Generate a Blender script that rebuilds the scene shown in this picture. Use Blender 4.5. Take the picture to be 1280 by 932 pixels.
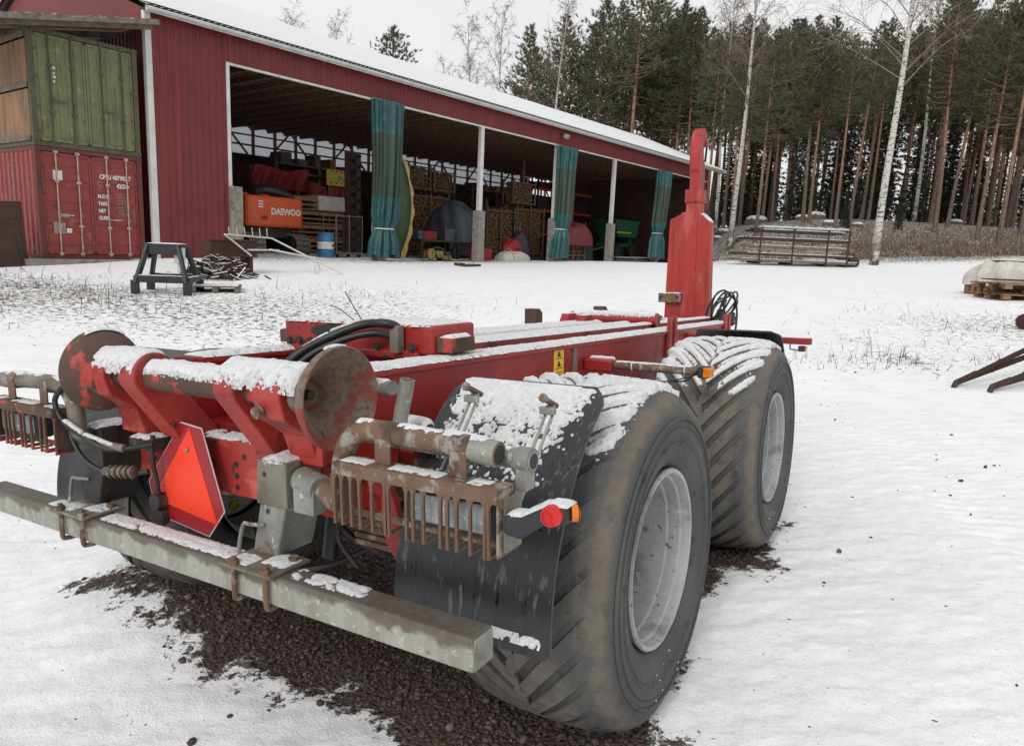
import bpy, math, random
import numpy as np
from mathutils import Matrix, Vector
for o in list(bpy.data.objects): bpy.data.objects.remove(o)
S = bpy.context.scene
COL = S.collection
R = math.radians
# ------------------------------------------------------------------ camera
CAM_Z = 1.608
cd = bpy.data.cameras.new('camera'); cam = bpy.data.objects.new('camera', cd); COL.objects.link(cam)
cd.sensor_fit = 'HORIZONTAL'; cd.sensor_width = 36; cd.lens = 893.2/1280*36; cd.clip_start = .05; cd.clip_end = 900
cam.matrix_world = Matrix(((.999063, -.043280, 0, 0), (.007657, .176761, -.984224, 0), (.042597, .983302, .176927, CAM_Z), (0, 0, 0, 1)))
S.camera = cam
# ------------------------------------------------------------------ overcast sky
W = bpy.data.worlds.new('World'); S.world = W; W.use_nodes = True
wn, wl = W.node_tree.nodes, W.node_tree.links
bg = wn['Background']; bg.inputs['Strength'].default_value = .1
sky = wn.new('ShaderNodeTexSky'); sky.sky_type = 'NISHITA'; sky.sun_disc = False
SUN_EL, SUN_AZ = 38, 205
sky.sun_elevation = R(SUN_EL); sky.sun_rotation = R(SUN_AZ); sky.dust_density = 4; sky.air_density = 1.5
hs = wn.new('ShaderNodeHueSaturation'); hs.inputs['Saturation'].default_value = .12; wl.new(sky.outputs[0], hs.inputs['Color'])
cl = wn.new('ShaderNodeTexNoise'); cl.inputs['Scale'].default_value = 2.2; cl.inputs['Detail'].default_value = 5
tc = wn.new('ShaderNodeTexCoord'); wl.new(tc.outputs['Generated'], cl.inputs['Vector'])
cr = wn.new('ShaderNodeValToRGB'); wl.new(cl.outputs[0], cr.inputs[0])
cr.color_ramp.elements[0].position = .3; cr.color_ramp.elements[0].color = (8.3, 8.38, 8.5, 1)
cr.color_ramp.elements[1].position = .75; cr.color_ramp.elements[1].color = (9.2, 9.2, 9.2, 1)
mx = wn.new('ShaderNodeMix'); mx.data_type = 'RGBA'; mx.inputs[0].default_value = .86
wl.new(hs.outputs[0], mx.inputs[6]); wl.new(cr.outputs[0], mx.inputs[7]); wl.new(mx.outputs[2], bg.inputs['Color'])
sd = bpy.data.lights.new('sun', 'SUN'); sun = bpy.data.objects.new('sun', sd); COL.objects.link(sun)
sd.energy = 1.25; sd.angle = R(18); sd.color = (1, .98, .95)
_a, _e = R(SUN_AZ), R(SUN_EL)
sun.rotation_euler = Vector((math.sin(_a)*math.cos(_e), math.cos(_a)*math.cos(_e), math.sin(_e))).to_track_quat('Z', 'Y').to_euler()
S.view_settings.view_transform = 'Standard'; S.view_settings.look = 'None'; S.view_settings.exposure = 0.09; S.view_settings.gamma = 1
S.view_settings.use_curve_mapping = False
S.render.engine = 'CYCLES'
S.cycles.use_denoising = True; S.cycles.max_bounces = 6; S.cycles.diffuse_bounces = 3
# ------------------------------------------------------------------ noise
_rs = np.random.RandomState(7); _perm = _rs.permutation(256); _perm = np.concatenate([_perm]*3)
_gr = _rs.normal(size=(256, 3)); _gr /= np.linalg.norm(_gr, axis=1)[:, None]
def perlin(x, y, z=0.):
    x, y, z = np.broadcast_arrays(np.asarray(x, float), np.asarray(y, float), np.asarray(z, float))
    xi, yi, zi = (np.floor(v).astype(int) for v in (x, y, z)); xf, yf, zf = x-xi, y-yi, z-zi
    fu = lambda t: t*t*t*(t*(t*6-15)+10)
    u, v, w = fu(xf), fu(yf), fu(zf); out = 0
    for i in (0, 1):
        for j in (0, 1):
            for k in (0, 1):
                h = _perm[(_perm[(_perm[(xi+i) & 255]+yi+j) & 255]+zi+k) & 255]; g = _gr[h]
                d = g[..., 0]*(xf-i)+g[..., 1]*(yf-j)+g[..., 2]*(zf-k)
                out = out+d*(u if i else 1-u)*(v if j else 1-v)*(w if k else 1-w)
    return out*1.5
def fbm(x, y, z=0., o=4):
    s = 0; a = 1; t = 0
    for _ in range(o): s = s+a*perlin(x, y, z); t += a; a *= .5; x, y, z = np.asarray(x)*2.03+7.1, np.asarray(y)*2.03+3.3, np.asarray(z)*2.03+1.7
    return s/t
def sstep(a, b, x): t = np.clip((x-a)/(b-a), 0, 1); return t*t*(3-2*t)
# ------------------------------------------------------------------ materials
MATS = {}
def lin(c): return tuple((v/12.92 if v <= .04045 else ((v+.055)/1.055)**2.4) for v in [k/255 for k in c])
class NT:
    def __init__(s, name):
        m = bpy.data.materials.new(name); m.use_nodes = True; s.m = m; s.n = m.node_tree.nodes; s.l = m.node_tree.links; s.b = s.n['Principled BSDF']; MATS[name] = m
    def new(s, t, **k):
        n = s.n.new('ShaderNode'+t)
        for a, v in k.items(): setattr(n, a, v)
        return n
    def put(s, sock, v):
        if hasattr(v, 'links') and hasattr(v, 'is_output'): s.l.new(v, sock)
        else: sock.default_value = v
    def coord(s, which='Object', scale=(1, 1, 1)):
        t = s.new('TexCoord'); mp = s.new('Mapping'); s.l.new(t.outputs[which], mp.inputs[0]); mp.inputs['Scale'].default_value = scale; return mp.outputs[0]
    def noise(s, co, scale, detail=4, rough=.55, dist=0.):
        n = s.new('TexNoise'); s.l.new(co, n.inputs['Vector']); n.inputs['Scale'].default_value = scale; n.inputs['Detail'].default_value = detail
        n.inputs['Roughness'].default_value = rough; n.inputs['Distortion'].default_value = dist; return n.outputs[0]
    def ramp(s, v, a, b):
        n = s.new('MapRange'); n.interpolation_type = 'SMOOTHSTEP'; s.l.new(v, n.inputs[0]); n.inputs[1].default_value = a; n.inputs[2].default_value = b; return n.outputs[0]
    def mix(s, f, a, b):
        n = s.new('Mix'); n.data_type = 'RGBA'; s.put(n.inputs[0], f)
        for i, v in ((6, a), (7, b)):
            s.put(n.inputs[i], tuple(v)+(1,) if isinstance(v, tuple) and len(v) == 3 else v)
        return n.outputs[2]
    def math(s, op, a, b=0., c=0.):
        n = s.new('Math'); n.operation = op; s.put(n.inputs[0], a); s.put(n.inputs[1], b); s.put(n.inputs[2], c); return n.outputs[0]
    def bump(s, h, st=.3, d=.01, nrm=None):
        n = s.new('Bump'); n.inputs['Strength'].default_value = st; n.inputs['Distance'].default_value = d; s.l.new(h, n.inputs['Height'])
        if nrm is not None: s.l.new(nrm, n.inputs['Normal'])
        return n.outputs[0]
    def out(s, col=None, rough=None, metal=None, nrm=None, spec=None):
        for k, v in (('Base Color', col), ('Roughness', rough), ('Metallic', metal), ('Normal', nrm), ('Specular IOR Level', spec)):
            if v is None: continue
            if isinstance(v, tuple) and len(v) == 3: v = v+(1,)
            s.put(s.b.inputs[k], v)
        return s.m
def pm(name, c1, c2=None, scale=8, rough=.5, metal=0., layers=(), bump=0., bscale=60, bd=.004, stretch=(1, 1, 1), spec=None, coord='Object'):
    """base two-tone noise + layers (colour, scale, lo, hi[, roughness[, stretch]])"""
    t = NT(name); co = t.coord(coord, stretch)
    c2 = c2 or tuple(v*.75 for v in c1)
    col = t.mix(t.ramp(t.noise(co, scale), .3, .7), c1, c2); ro = rough
    n = t.new('Value'); n.outputs[0].default_value = rough; ro = n.outputs[0]; me = metal
    for L in layers:
        cc = t.coord(coord, L[5]) if len(L) > 5 else co
        f = t.ramp(t.noise(cc, L[1], 6, .62), L[2], L[3]); col = t.mix(f, col, L[0])
        if len(L) > 4 and L[4] is not None:
            m_ = t.new('Mix'); t.l.new(f, m_.inputs[0]); t.l.new(ro, m_.inputs[2]); m_.inputs[3].default_value = L[4]; ro = m_.outputs[0]
        if metal: me = t.math('MULTIPLY', t.math('SUBTRACT', 1., f), me)
    nr = t.bump(t.noise(co, bscale, 5), bump, bd) if bump else None
    return t.out(col, ro, me, nr, spec)
RUST1, RUST2, GRIME = lin((96, 62, 42)), lin((62, 44, 36)), lin((52, 44, 40))
pm('red_paint', lin((152, 35, 29)), lin((136, 30, 27)), 3, .45, 0, [(lin((176, 70, 62)), 5, .54, .75, .6), (lin((88, 32, 29)), 6, .56, .72, .65), (lin((70, 38, 34)), 3.2, .54, .76, .75), (GRIME, 24, .64, .71, .8), (lin((132, 52, 46)), 60, .62, .7, .6, (1, 1, .15)), ((.7, .7, .71), 190, .715, .74, .8)], .15, 40, .002)
pm('red_faded', lin((166, 53, 44)), lin((150, 44, 38)), 4, .5, 0, [(lin((192, 96, 87)), 7, .54, .72, .6), (lin((80, 44, 38)), 5, .56, .74, .7), (lin((70, 38, 34)), 3.2, .54, .76, .75), (GRIME, 17, .60, .69, .85), (lin((98, 60, 50)), 40, .64, .7, .8, (1, 1, .3)), ((.7, .7, .71), 190, .72, .745, .8)], .2, 40, .002)
pm('red_tower', lin((162, 41, 34)), lin((150, 37, 31)), 2, .45, 0, [(lin((186, 84, 76)), 5, .50, .74, .55, (2, 2, .35)), (lin((116, 34, 31)), 6, .50, .72, .6, (4, 4, .12)), (lin((84, 50, 42)), 12, .62, .72, .75), (lin((96, 60, 50)), 40, .64, .70, .8, (1, 1, .25)), (lin((190, 120, 100)), 40, .72, .76, .6)], .06, 30, .002)
pm('rust', lin((112, 88, 70)), lin((90, 68, 55)), 9, .8, .0, [(lin((134, 88, 56)), 14, .55, .7, .9), (lin((62, 50, 44)), 7, .56, .7, .8), (lin((140, 136, 128)), 20, .52, .64, .7)], .5, 90, .003)
pm('rust_red', lin((92, 66, 54)), lin((70, 54, 46)), 6, .8, 0, [(lin((168, 62, 50)), 8, .56, .62, .6), (lin((50, 42, 38)), 5, .55, .68, .85), (lin((122, 100, 84)), 22, .62, .7, .8)], .35, 60, .003)
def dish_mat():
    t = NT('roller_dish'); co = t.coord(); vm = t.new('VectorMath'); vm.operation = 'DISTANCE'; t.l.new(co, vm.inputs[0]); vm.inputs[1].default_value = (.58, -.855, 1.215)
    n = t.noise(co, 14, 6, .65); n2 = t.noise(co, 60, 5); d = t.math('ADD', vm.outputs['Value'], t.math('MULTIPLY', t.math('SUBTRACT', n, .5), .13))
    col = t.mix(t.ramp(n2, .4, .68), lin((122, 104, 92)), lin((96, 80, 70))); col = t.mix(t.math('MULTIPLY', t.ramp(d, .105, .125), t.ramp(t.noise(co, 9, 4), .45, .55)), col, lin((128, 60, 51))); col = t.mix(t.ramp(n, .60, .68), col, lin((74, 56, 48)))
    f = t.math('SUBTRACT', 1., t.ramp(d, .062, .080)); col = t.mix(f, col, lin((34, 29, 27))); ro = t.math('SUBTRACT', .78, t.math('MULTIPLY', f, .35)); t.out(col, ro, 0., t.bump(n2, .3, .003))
dish_mat()
pm('galvanised', lin((150, 150, 144)), lin((124, 124, 118)), 9, .55, .35, [(lin((98, 94, 86)), 5, .5, .7, .7), (lin((176, 178, 174)), 28, .58, .68, .45), (lin((104, 82, 60)), 12, .64, .74, .85)], .12, 70, .002)
pm('galv_dirty', lin((128, 124, 114)), lin((104, 98, 88)), 8, .65, .2, [(lin((92, 82, 68)), 5, .46, .66, .8), (lin((160, 160, 152)), 20, .6, .7, .55), (lin((110, 78, 50)), 14, .66, .74, .9)], .2, 70, .002)
def bumper_mat():
    t = NT('bumper_steel'); co = t.coord(); g_ = t.new('NewGeometry'); sp = t.new('SeparateXYZ'); t.l.new(co, sp.inputs[0]); n = t.noise(co, 9, 6, .65); n2 = t.noise(t.coord('Object', (5, 5, .8)), 4, 6, .65); n3 = t.noise(co, 50, 5)
    col = t.mix(t.ramp(n2, .35, .65), lin((156, 156, 148)), lin((134, 133, 124))); col = t.mix(t.ramp(n3, .56, .7), col, lin((172, 173, 168)))
    edge = t.math('ADD', sp.outputs[2], t.math('MULTIPLY', t.math('SUBTRACT', n, .5), .11)); col = t.mix(t.ramp(edge, .652, .672), col, lin((98, 95, 88))); col = t.mix(t.ramp(n, .60, .70), col, lin((108, 92, 76)))
    col = t.mix(t.math('MULTIPLY', t.ramp(edge, .660, .705), t.ramp(n3, .3, .6)), col, lin((88, 76, 66))); t.out(col, .55, .15, t.bump(n3, .2, .003))
bumper_mat()
pm('dark_steel', lin((58, 55, 52)), lin((44, 42, 40)), 8, .6, .2, [(lin((88, 76, 64)), 9, .55, .7, .8)], .2, 60, .002)
pm('black_rubber', lin((44, 45, 47)), lin((36, 37, 39)), 9, .55, 0, [(lin((66, 66, 66)), 5, .56, .72, .7)], .2, 80, .002)
pm('black_gloss', lin((30, 31, 33)), lin((40, 41, 43)), 5, .32, 0, [(lin((74, 75, 76)), 6, .56, .62, .5, (7, 7, .5)), (lin((58, 58, 58)), 18, .6, .7, .6)], .1, 50, .002)
pm('fender_plastic', lin((33, 35, 38)), lin((40, 42, 45)), 5, .36, 0, [(lin((78, 80, 82)), 5, .57, .62, .55, (8, 8, .7)), (lin((56, 57, 58)), 22, .6, .7, .6), (lin((18, 19, 21)), 6, .58, .64, .15, (9, 9, .6))], .1, 60, .002)
pm('hose', (.012, .012, .013), (.02, .02, .02), 8, .45)
pm('lamp_glass', lin((150, 156, 158)), lin((118, 124, 126)), 24, .35, .2, [(lin((180, 186, 186)), 60, .55, .65)], .3, 90, .003)
pm('lens_red', lin((205, 28, 26)), lin((180, 18, 20)), 20, .2); pm('lens_amber', lin((226, 128, 28)), lin((200, 104, 20)), 20, .2)
pm('tri_orange', lin((236, 58, 24)), lin((228, 52, 21)), 3, .4, 0, [(lin((228, 84, 50)), 9, .54, .8), (lin((190, 74, 48)), 30, .64, .74, .6), (lin((150, 70, 50)), 70, .68, .73, .7)])
pm('tri_dark', lin((150, 26, 36)), lin((138, 22, 32)), 3, .4); pm('tri_edge', lin((214, 196, 196)), None, 5, .5)
pm('rim_paint', lin((164, 166, 168)), lin((152, 154, 156)), 4, .5, 0, [(lin((122, 119, 113)), 6, .46, .68, .7), (lin((180, 182, 184)), 20, .60, .7, .5), (lin((124, 104, 80)), 11, .62, .70, .8), (lin((92, 86, 80)), 45, .62, .68, .8)], .12, 50, .002)
pm('sticker', lin((236, 190, 40)), lin((226, 178, 36)), 20, .5); pm('ink', (.02, .02, .02), None, 5, .6)
pm('yellow_dirty', lin((190, 160, 60)), lin((150, 120, 50)), 12, .7)
# snow
def snow_mat(name, c=.80, grain=.9):
    t = NT(name); co = t.coord(); a = t.noise(co, 55, 5, .6); b = t.noise(co, 260, 3, .6)
    col = t.mix(t.ramp(a, .35, .7), (c*.86, c*.87, c*.89), (c*1.04, c*1.04, c*1.04))
    nr = t.bump(t.math('ADD', a, t.math('MULTIPLY', b, .5)), grain, .012)
    return t.out(col, .75, 0., nr, .25)
snow_mat('snow')
# tyre rubber: dusty grey-brown with dark patches
def tyre_mat():
    t = NT('tyre_rubber'); co = t.coord(); n1 = t.noise(co, 3.5, 6, .6); n2 = t.noise(co, 14, 6, .65); n3 = t.noise(co, 90, 4)
    col = t.mix(t.ramp(n1, .42, .62), lin((74, 75, 76)), lin((88, 87, 84)))
    col = t.mix(t.ramp(n2, .52, .68), col, lin((56, 56, 57))); col = t.mix(t.ramp(n3, .62, .74), col, lin((112, 108, 102)))
    g = t.new('NewGeometry'); pt = t.new('Attribute'); pt.attribute_name = 'mud_groove_shade'
    col = t.mix(t.math('MULTIPLY', pt.outputs['Fac'], t.ramp(n2, .26, .60)), col, lin((122, 111, 98)))
    nr = t.bump(t.math('ADD', n3, t.math('MULTIPLY', n2, 1.5)), .55, .006)
    return t.out(col, .72, 0., nr, .3)
tyre_mat()
# ------------------------------------------------------------------ mesh builder
class MB:
    def __init__(s): s.v = []; s.f = []
    def add(s, v, f):
        o = len(s.v); s.v.extend([tuple(map(float, p)) for p in v]); s.f.extend([tuple(o+i for i in q) for q in f]); return s
    def box(s, a, b, M=None):
        (x0, y0, z0), (x1, y1, z1) = a, b
        v = [(x0, y0, z0), (x1, y0, z0), (x1, y1, z0), (x0, y1, z0), (x0, y0, z1), (x1, y0, z1), (x1, y1, z1), (x0, y1, z1)]
        if M is not None: v = [tuple(M @ Vector(p)) for p in v]
        return s.add(v, [(3, 2, 1, 0), (4, 5, 6, 7), (0, 1, 5, 4), (1, 2, 6, 5), (2, 3, 7, 6), (3, 0, 4, 7)])
    def bar(s, p, q, w, h, up=(0, 0, 1)):
        p, q = Vector(p), Vector(q); d = (q-p).normalized(); u = Vector(up); r = d.cross(u)
        if r.length < 1e-3: r = d.cross(Vector((1, 0, 0)))
        r.normalize(); u = r.cross(d)
        v = [c+r*(w/2*i)+u*(h/2*j) for c in (p, q) for i, j in ((-1, -1), (1, -1), (1, 1), (-1, 1))]
        return s.add(v, [(0, 1, 2, 3), (7, 6, 5, 4), (0, 4, 5, 1), (1, 5, 6, 2), (2, 6, 7, 3), (3, 7, 4, 0)])
    def prism(s, poly, axis, a, b):
        """poly 2D extruded along axis between a and b; axis x: (y,z); y: (x,z); z: (x,y)"""
        def P(p, t): return {'x': (t, p[0], p[1]), 'y': (p[0], t, p[1]), 'z': (p[0], p[1], t)}[axis]
        n = len(poly); v = [P(p, a) for p in poly]+[P(p, b) for p in poly]
        f = [tuple(range(n))[::-1], tuple(range(n, 2*n))]+[(i, (i+1) % n, n+(i+1) % n, n+i) for i in range(n)]
        return s.add(v, f)
    def cyl(s, p, q, r, n=16, r2=None, cap=True):
        p, q = Vector(p), Vector(q); d = (q-p).normalized(); a = d.orthogonal().normalized(); b = d.cross(a); r2 = r if r2 is None else r2
        v = []
        for c, rr in ((p, r), (q, r2)): v += [c+(a*math.cos(2*math.pi*i/n)+b*math.sin(2*math.pi*i/n))*rr for i in range(n)]
        f = [(i, (i+1) % n, n+(i+1) % n, n+i) for i in range(n)]
        if cap: f += [tuple(range(n))[::-1], tuple(range(n, 2*n))]
        return s.add(v, f)
    def tube(s, pts, r, n=10, smooth=6, cap=True, rs=None):
        P = [Vector(p) for p in pts]
        if smooth > 1 and len(P) > 2: P, rs = catmull(P, smooth, rs)
        m = len(P); u = None; v = []
        for i, p in enumerate(P):
            d = (P[min(i+1, m-1)]-P[max(i-1, 0)]).normalized()
            if u is None: u = d.orthogonal().normalized()
            u = (u-d*u.dot(d)); u = u.normalized() if u.length > 1e-6 else d.orthogonal().normalized(); w = d.cross(u); rr = rs[i] if rs else r
            v += [p+(u*math.cos(2*math.pi*k/n)+w*math.sin(2*math.pi*k/n))*rr for k in range(n)]
        f = [(i*n+k, i*n+(k+1) % n, (i+1)*n+(k+1) % n, (i+1)*n+k) for i in range(m-1) for k in range(n)]
        if cap: f += [tuple(range(n))[::-1], tuple(range((m-1)*n, m*n))]
        return s.add(v, f)
    def lathe(s, prof, n=48, axis='x', c=(0, 0, 0), close=False):
        """prof list of (along axis, radius)"""
        v = []
        for a, r in prof:
            for k in range(n):
                t = 2*math.pi*k/n; e = (a, r*math.cos(t), r*math.sin(t))
                e = {'x': e, 'z': (e[1], e[2], e[0]), 'y': (e[2], e[0], e[1])}[axis]; v.append((e[0]+c[0], e[1]+c[1], e[2]+c[2]))
        m = len(prof); rng = range(m if close else m-1)
        f = [(i*n+k, i*n+(k+1) % n, ((i+1) % m)*n+(k+1) % n, ((i+1) % m)*n+k) for i in rng for k in range(n)]
        return s.add(v, f)
    def mesh(s, name, mat=None, smooth=None):
        me = bpy.data.meshes.new(name); me.from_pydata(s.v, [], s.f); me.validate(); 
        if mat: me.materials.append(MATS[mat])
        if smooth is not None:
            me.polygons.foreach_set('use_smooth', [True]*len(me.polygons))
            if smooth < 180: me.set_sharp_from_angle(angle=R(smooth))
        me.update(); return me
    def build(s, name, mat, parent=None, bevel=0., smooth=None, loc=None, rot=None, kind=None, label=None, seg=2):
        return link(name, s.mesh(name, mat, smooth), parent, bevel, loc, rot, kind, label, seg)
def catmull(P, k, rs=None):
    out = []; ro = [] if rs else None; n = len(P)
    for i in range(n-1):
        a, b, c, d = P[max(i-1, 0)], P[i], P[i+1], P[min(i+2, n-1)]
        for j in range(k):
            t = j/k; out.append(.5*((2*b)+(c-a)*t+(2*a-5*b+4*c-d)*t*t+(3*b-a-3*c+d)*t**3))
            if rs: ro.append(rs[i]*(1-t)+rs[i+1]*t)
    out.append(P[-1]); 
    if rs: ro.append(rs[-1])
    return out, ro
def link(name, me, parent=None, bevel=0., loc=None, rot=None, kind=None, label=None, seg=2):
    o = bpy.data.objects.new(name, me); COL.objects.link(o); o.parent = parent
    if loc is not None: o.location = loc
    if rot is not None: o.rotation_euler = rot
    if bevel:
        b = o.modifiers.new('bevel', 'BEVEL'); b.width = bevel; b.segments = seg; b.limit_method = 'ANGLE'; b.angle_limit = R(35); b.harden_normals = False
    if kind: o['kind'] = kind
    if label: o['label'] = label
    return o
def thing(name, label, cat, loc=(0, 0, 0), rz=0., group=None, rot=None):
    o = bpy.data.objects.new(name, None); COL.objects.link(o); o.location = loc; o.rotation_euler = rot or (0, 0, rz); o.empty_display_size = .2
    o['label'] = label; o['category'] = cat
    if group: o['group'] = group
    return o
def tag(o, label, cat, group=None):
    o['label'] = label; o['category'] = cat
    if group: o['group'] = group
    return o
def copy_tree(o, parent=None, label=None):
    c = o.copy(); COL.objects.link(c); c.parent = parent
    for ch in o.children: copy_tree(ch, c)
    if label: c['label'] = label
    return c
def npmesh(name, V, F, mat, smooth=False, attrs=None):
    """V (n,3) float, F (m,k) int, one polygon size"""
    V = np.asarray(V, np.float32); F = np.asarray(F, np.int32); k = F.shape[1]
    me = bpy.data.meshes.new(name); me.vertices.add(len(V)); me.vertices.foreach_set('co', V.ravel())
    me.loops.add(F.size); me.loops.foreach_set('vertex_index', F.ravel()); me.polygons.add(len(F))
    me.polygons.foreach_set('loop_start', np.arange(0, F.size, k, dtype=np.int32)); me.polygons.foreach_set('loop_total', np.full(len(F), k, np.int32))
    if smooth: me.polygons.foreach_set('use_smooth', np.ones(len(F), bool))
    for an, av in (attrs or {}).items():
        a = me.attributes.new(an, 'FLOAT', 'POINT'); a.data.foreach_set('value', np.asarray(av, np.float32))
    if mat: me.materials.append(MATS[mat])
    me.update(calc_edges=True); me.validate(); return me
def sheet(name, P, N, T, mat, parent, sink=.003, label=None):
    """snow lying on a surface grid P(nu,nv,3) with normals N and depth T; nothing where T<=0"""
    nu, nv = T.shape; pos = T > 0
    V = P+N*np.where(pos, T, -sink)[..., None]
    idx = np.arange(nu*nv).reshape(nu, nv)
    q = np.stack([idx[:-1, :-1], idx[1:, :-1], idx[1:, 1:], idx[:-1, 1:]], -1).reshape(-1, 4)
    keep = pos.ravel()[q].any(1); q = q[keep]
    used = np.unique(q); mp = -np.ones(nu*nv, int); mp[used] = np.arange(len(used))
    if len(q) == 0: return None
    return link(name, npmesh(name, V.reshape(-1, 3)[used], mp[q], mat, True), parent, label=label)
_sn = [0]
def snow_strip(parent, a, b, w, th=.02, dens=1., res=.0055, name='snow_cover', edge=.25, up=(0, 0, 1), cross=None, pw=4.):
    """lumpy snow ridge along a->b (on the surface), width w"""
    _sn[0] += 1; sd_ = _sn[0]*3.7
    a, b, up = (np.array(v, float) for v in (a, b, up)); d = b-a; Ln = np.linalg.norm(d); d /= Ln
    c = np.cross(up, d) if cross is None else np.array(cross, float); c /= np.linalg.norm(c); up = np.cross(d, c)
    if up[2] < 0: up = -up
    nu, nv = max(6, int(Ln/res)), max(9, int(w*1.15/res))
    u = np.linspace(0, Ln, nu)[:, None]+np.zeros((1, nv)); v = np.linspace(-w*.56, w*.56, nv)[None]+np.zeros((nu, 1))
    hw = w*.5*(1+edge*.25*fbm(u*9, v*0+sd_, sd_)+edge*.2*perlin(u*45, v*30, sd_))
    e = np.clip(np.abs(v)/hw, 0, 1); ends = np.minimum(u, Ln-u)/max(.012, .3*w); ends = np.clip(ends+.25*perlin(u*40, v*40, sd_), 0, 1)
    e = np.clip(e*(1+.16*perlin(u*60, v*60, sd_+3)+.16*perlin(u*135, v*135, sd_+4)), 0, 1)
    T = .52*th*np.clip(1-e**pw, 0, 1)**.75*np.sqrt(ends)*(.85+.40*fbm(u*7, v*7, sd_+2)+.22*perlin(u*42, v*42, sd_+5)+.17*perlin(u*95, v*95, sd_)); T = np.where((e > .995) | (perlin(u*150, v*150, sd_+6) > 1.35-1.25*e), 0, np.maximum(T, .0012))
    if dens < 1: T = np.where(fbm(u*12, v*12, sd_+9)+.5*perlin(u*50, v*50, sd_) > (1-dens)*.8-.35, T, 0)
    T[0] = T[-1] = 0; T[:, 0] = T[:, -1] = 0
    P = a+u[..., None]*d+v[..., None]*c
    return sheet(name, P, np.broadcast_to(up, P.shape), T, 'snow', parent)
def snow_tube(parent, a, b, r, th=.02, ang=62, lean=0, dens=1., res=.0055, name='snow_cover'):
    """snow on the upper side of a cylinder a->b"""
    _sn[0] += 1; sd_ = _sn[0]*3.7
    a, b = np.array(a, float), np.array(b, float); d = b-a; Ln = np.linalg.norm(d); d /= Ln
    c = np.cross((0, 0, 1.), d); c /= np.linalg.norm(c); up = np.cross(d, c)
    nu = max(6, int(Ln/res)); nv = max(11, int(2*R(ang)*(r+th*.5)/res))
    u = np.linspace(0, Ln, nu)[:, None]+np.zeros((1, nv)); t = np.linspace(-1.12, 1.12, nv)[None]*R(ang)+np.zeros((nu, 1))
    lim = R(ang)*(1+.22*fbm(u*10, t*2, sd_)+.2*perlin(u*48, t*5, sd_)); e = np.clip(np.abs(t)/lim, 0, 1)
    ends = np.clip(np.minimum(u, Ln-u)/.015+.2*perlin(u*40, t*4, sd_), 0, 1)
    e = np.clip(e*(1+.16*perlin(u*60, t*60*r, sd_+3)+.2*perlin(u*135, t*135*r, sd_+4)), 0, 1)
    T = .52*th*np.clip(1-e**3, 0, 1)**.8*np.sqrt(ends)*(.85+.35*fbm(u*7, t*2, sd_+2)+.22*perlin(u*42, t*42*r, sd_+5)+.18*perlin(u*95, t*95*r, sd_)); T = np.where((e > .995) | (perlin(u*150, t*150*r, sd_+6) > 1.35-1.3*e), 0, np.maximum(T, .0012))
    if dens < 1: T = np.where(fbm(u*12, t*12*r, sd_+9)+.6*perlin(u*55, t*55*r, sd_) > (e-dens)*1.2, T, 0)
    T[0] = T[-1] = 0; T[:, 0] = T[:, -1] = 0
    th_ = t+R(lean); N = up*np.cos(th_)[..., None]+c*np.sin(th_)[..., None]; P = a+u[..., None]*d+N*r
    return sheet(name, P, N, T, 'snow', parent)
# ------------------------------------------------------------------ trailer frame in the world
TR = np.array([[.86080229, .5072846, -.04100915], [-.50583375, .86165562, .04100983], [.05613943, -.01455754, .9983168]])
TO = np.array([-.50457, 2.86423, -.06735])
def t2w(p): return TR @ np.array(p, float)+TO
# ------------------------------------------------------------------ ground heights: thin plate through points read off the photograph
_cp = []
for tx in (-2.6, -1.2, 0, 1.2, 2.2):
    for ty in (-2.4, -1, 0, 1, 2, 3.5): _cp.append(t2w((tx, ty, 0)))
_cp += [(4, 2, .08), (3.2, 6, .02), (5.3, 8.4, .15), (9, 3, .2), (8, 12, .38), (11.5, 18.1, .74), (18, 16, .85), (-7.8, 15, .40), (-6.5, 14.5, .38), (-11.5, 17.3, .69), (-9.8, 19, .83), (-6.9, 18, .60),
        (-1.57, 30.1, .82), (5, 39.3, .92), (12.5, 50, 1.15), (2, 20, .52), (5, 28, .72), (12, 38, 1.10), (17.2, 38.4, 1.22), (19, 38.6, 1.36), (10, 30, .88), (22, 30, 1.15), (30, 34, 1.7),
        (15.8, 50, 3.2), (24, 47, 3.3), (32, 46, 3.5), (45, 40, 3.2), (20, 44, 2.5), (27, 42, 2.4), (20, 60, 4.2), (40, 60, 4.6), (30, 80, 5), (60, 60, 4.8), (60, 110, 6), (0, 110, 3.5), (0, 75, 1.8), (-14, 38, .9), (-30, 60, 1.6), (-30, 30, .9), (-40, 110, 3),
        (-5, 8, .02), (-10, 9, .35), (-20, 12, .7), (-6, 3, -.2), (-6, -4, -.2), (0, -12, 0), (12, -8, .2), (30, 0, .8), (-25, -10, .2), (45, 20, 1.6), (2, 12, .2), (-2, 14, .3)]
_cp = np.array(_cp); _n = len(_cp)
def _k(r2): return np.where(r2 > 0, r2*np.log(np.maximum(r2, 1e-9)), 0)
_A = np.zeros((_n+3, _n+3)); _d2 = ((_cp[:, None, :2]-_cp[None, :, :2])**2).sum(-1); _A[:_n, :_n] = _k(_d2)+np.eye(_n)*2.
_A[:_n, _n] = _A[_n, :_n] = 1; _A[:_n, _n+1:] = _cp[:, :2]; _A[_n+1:, :_n] = _cp[:, :2].T
_w = np.linalg.solve(_A, np.concatenate([_cp[:, 2], np.zeros(3)]))
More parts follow.
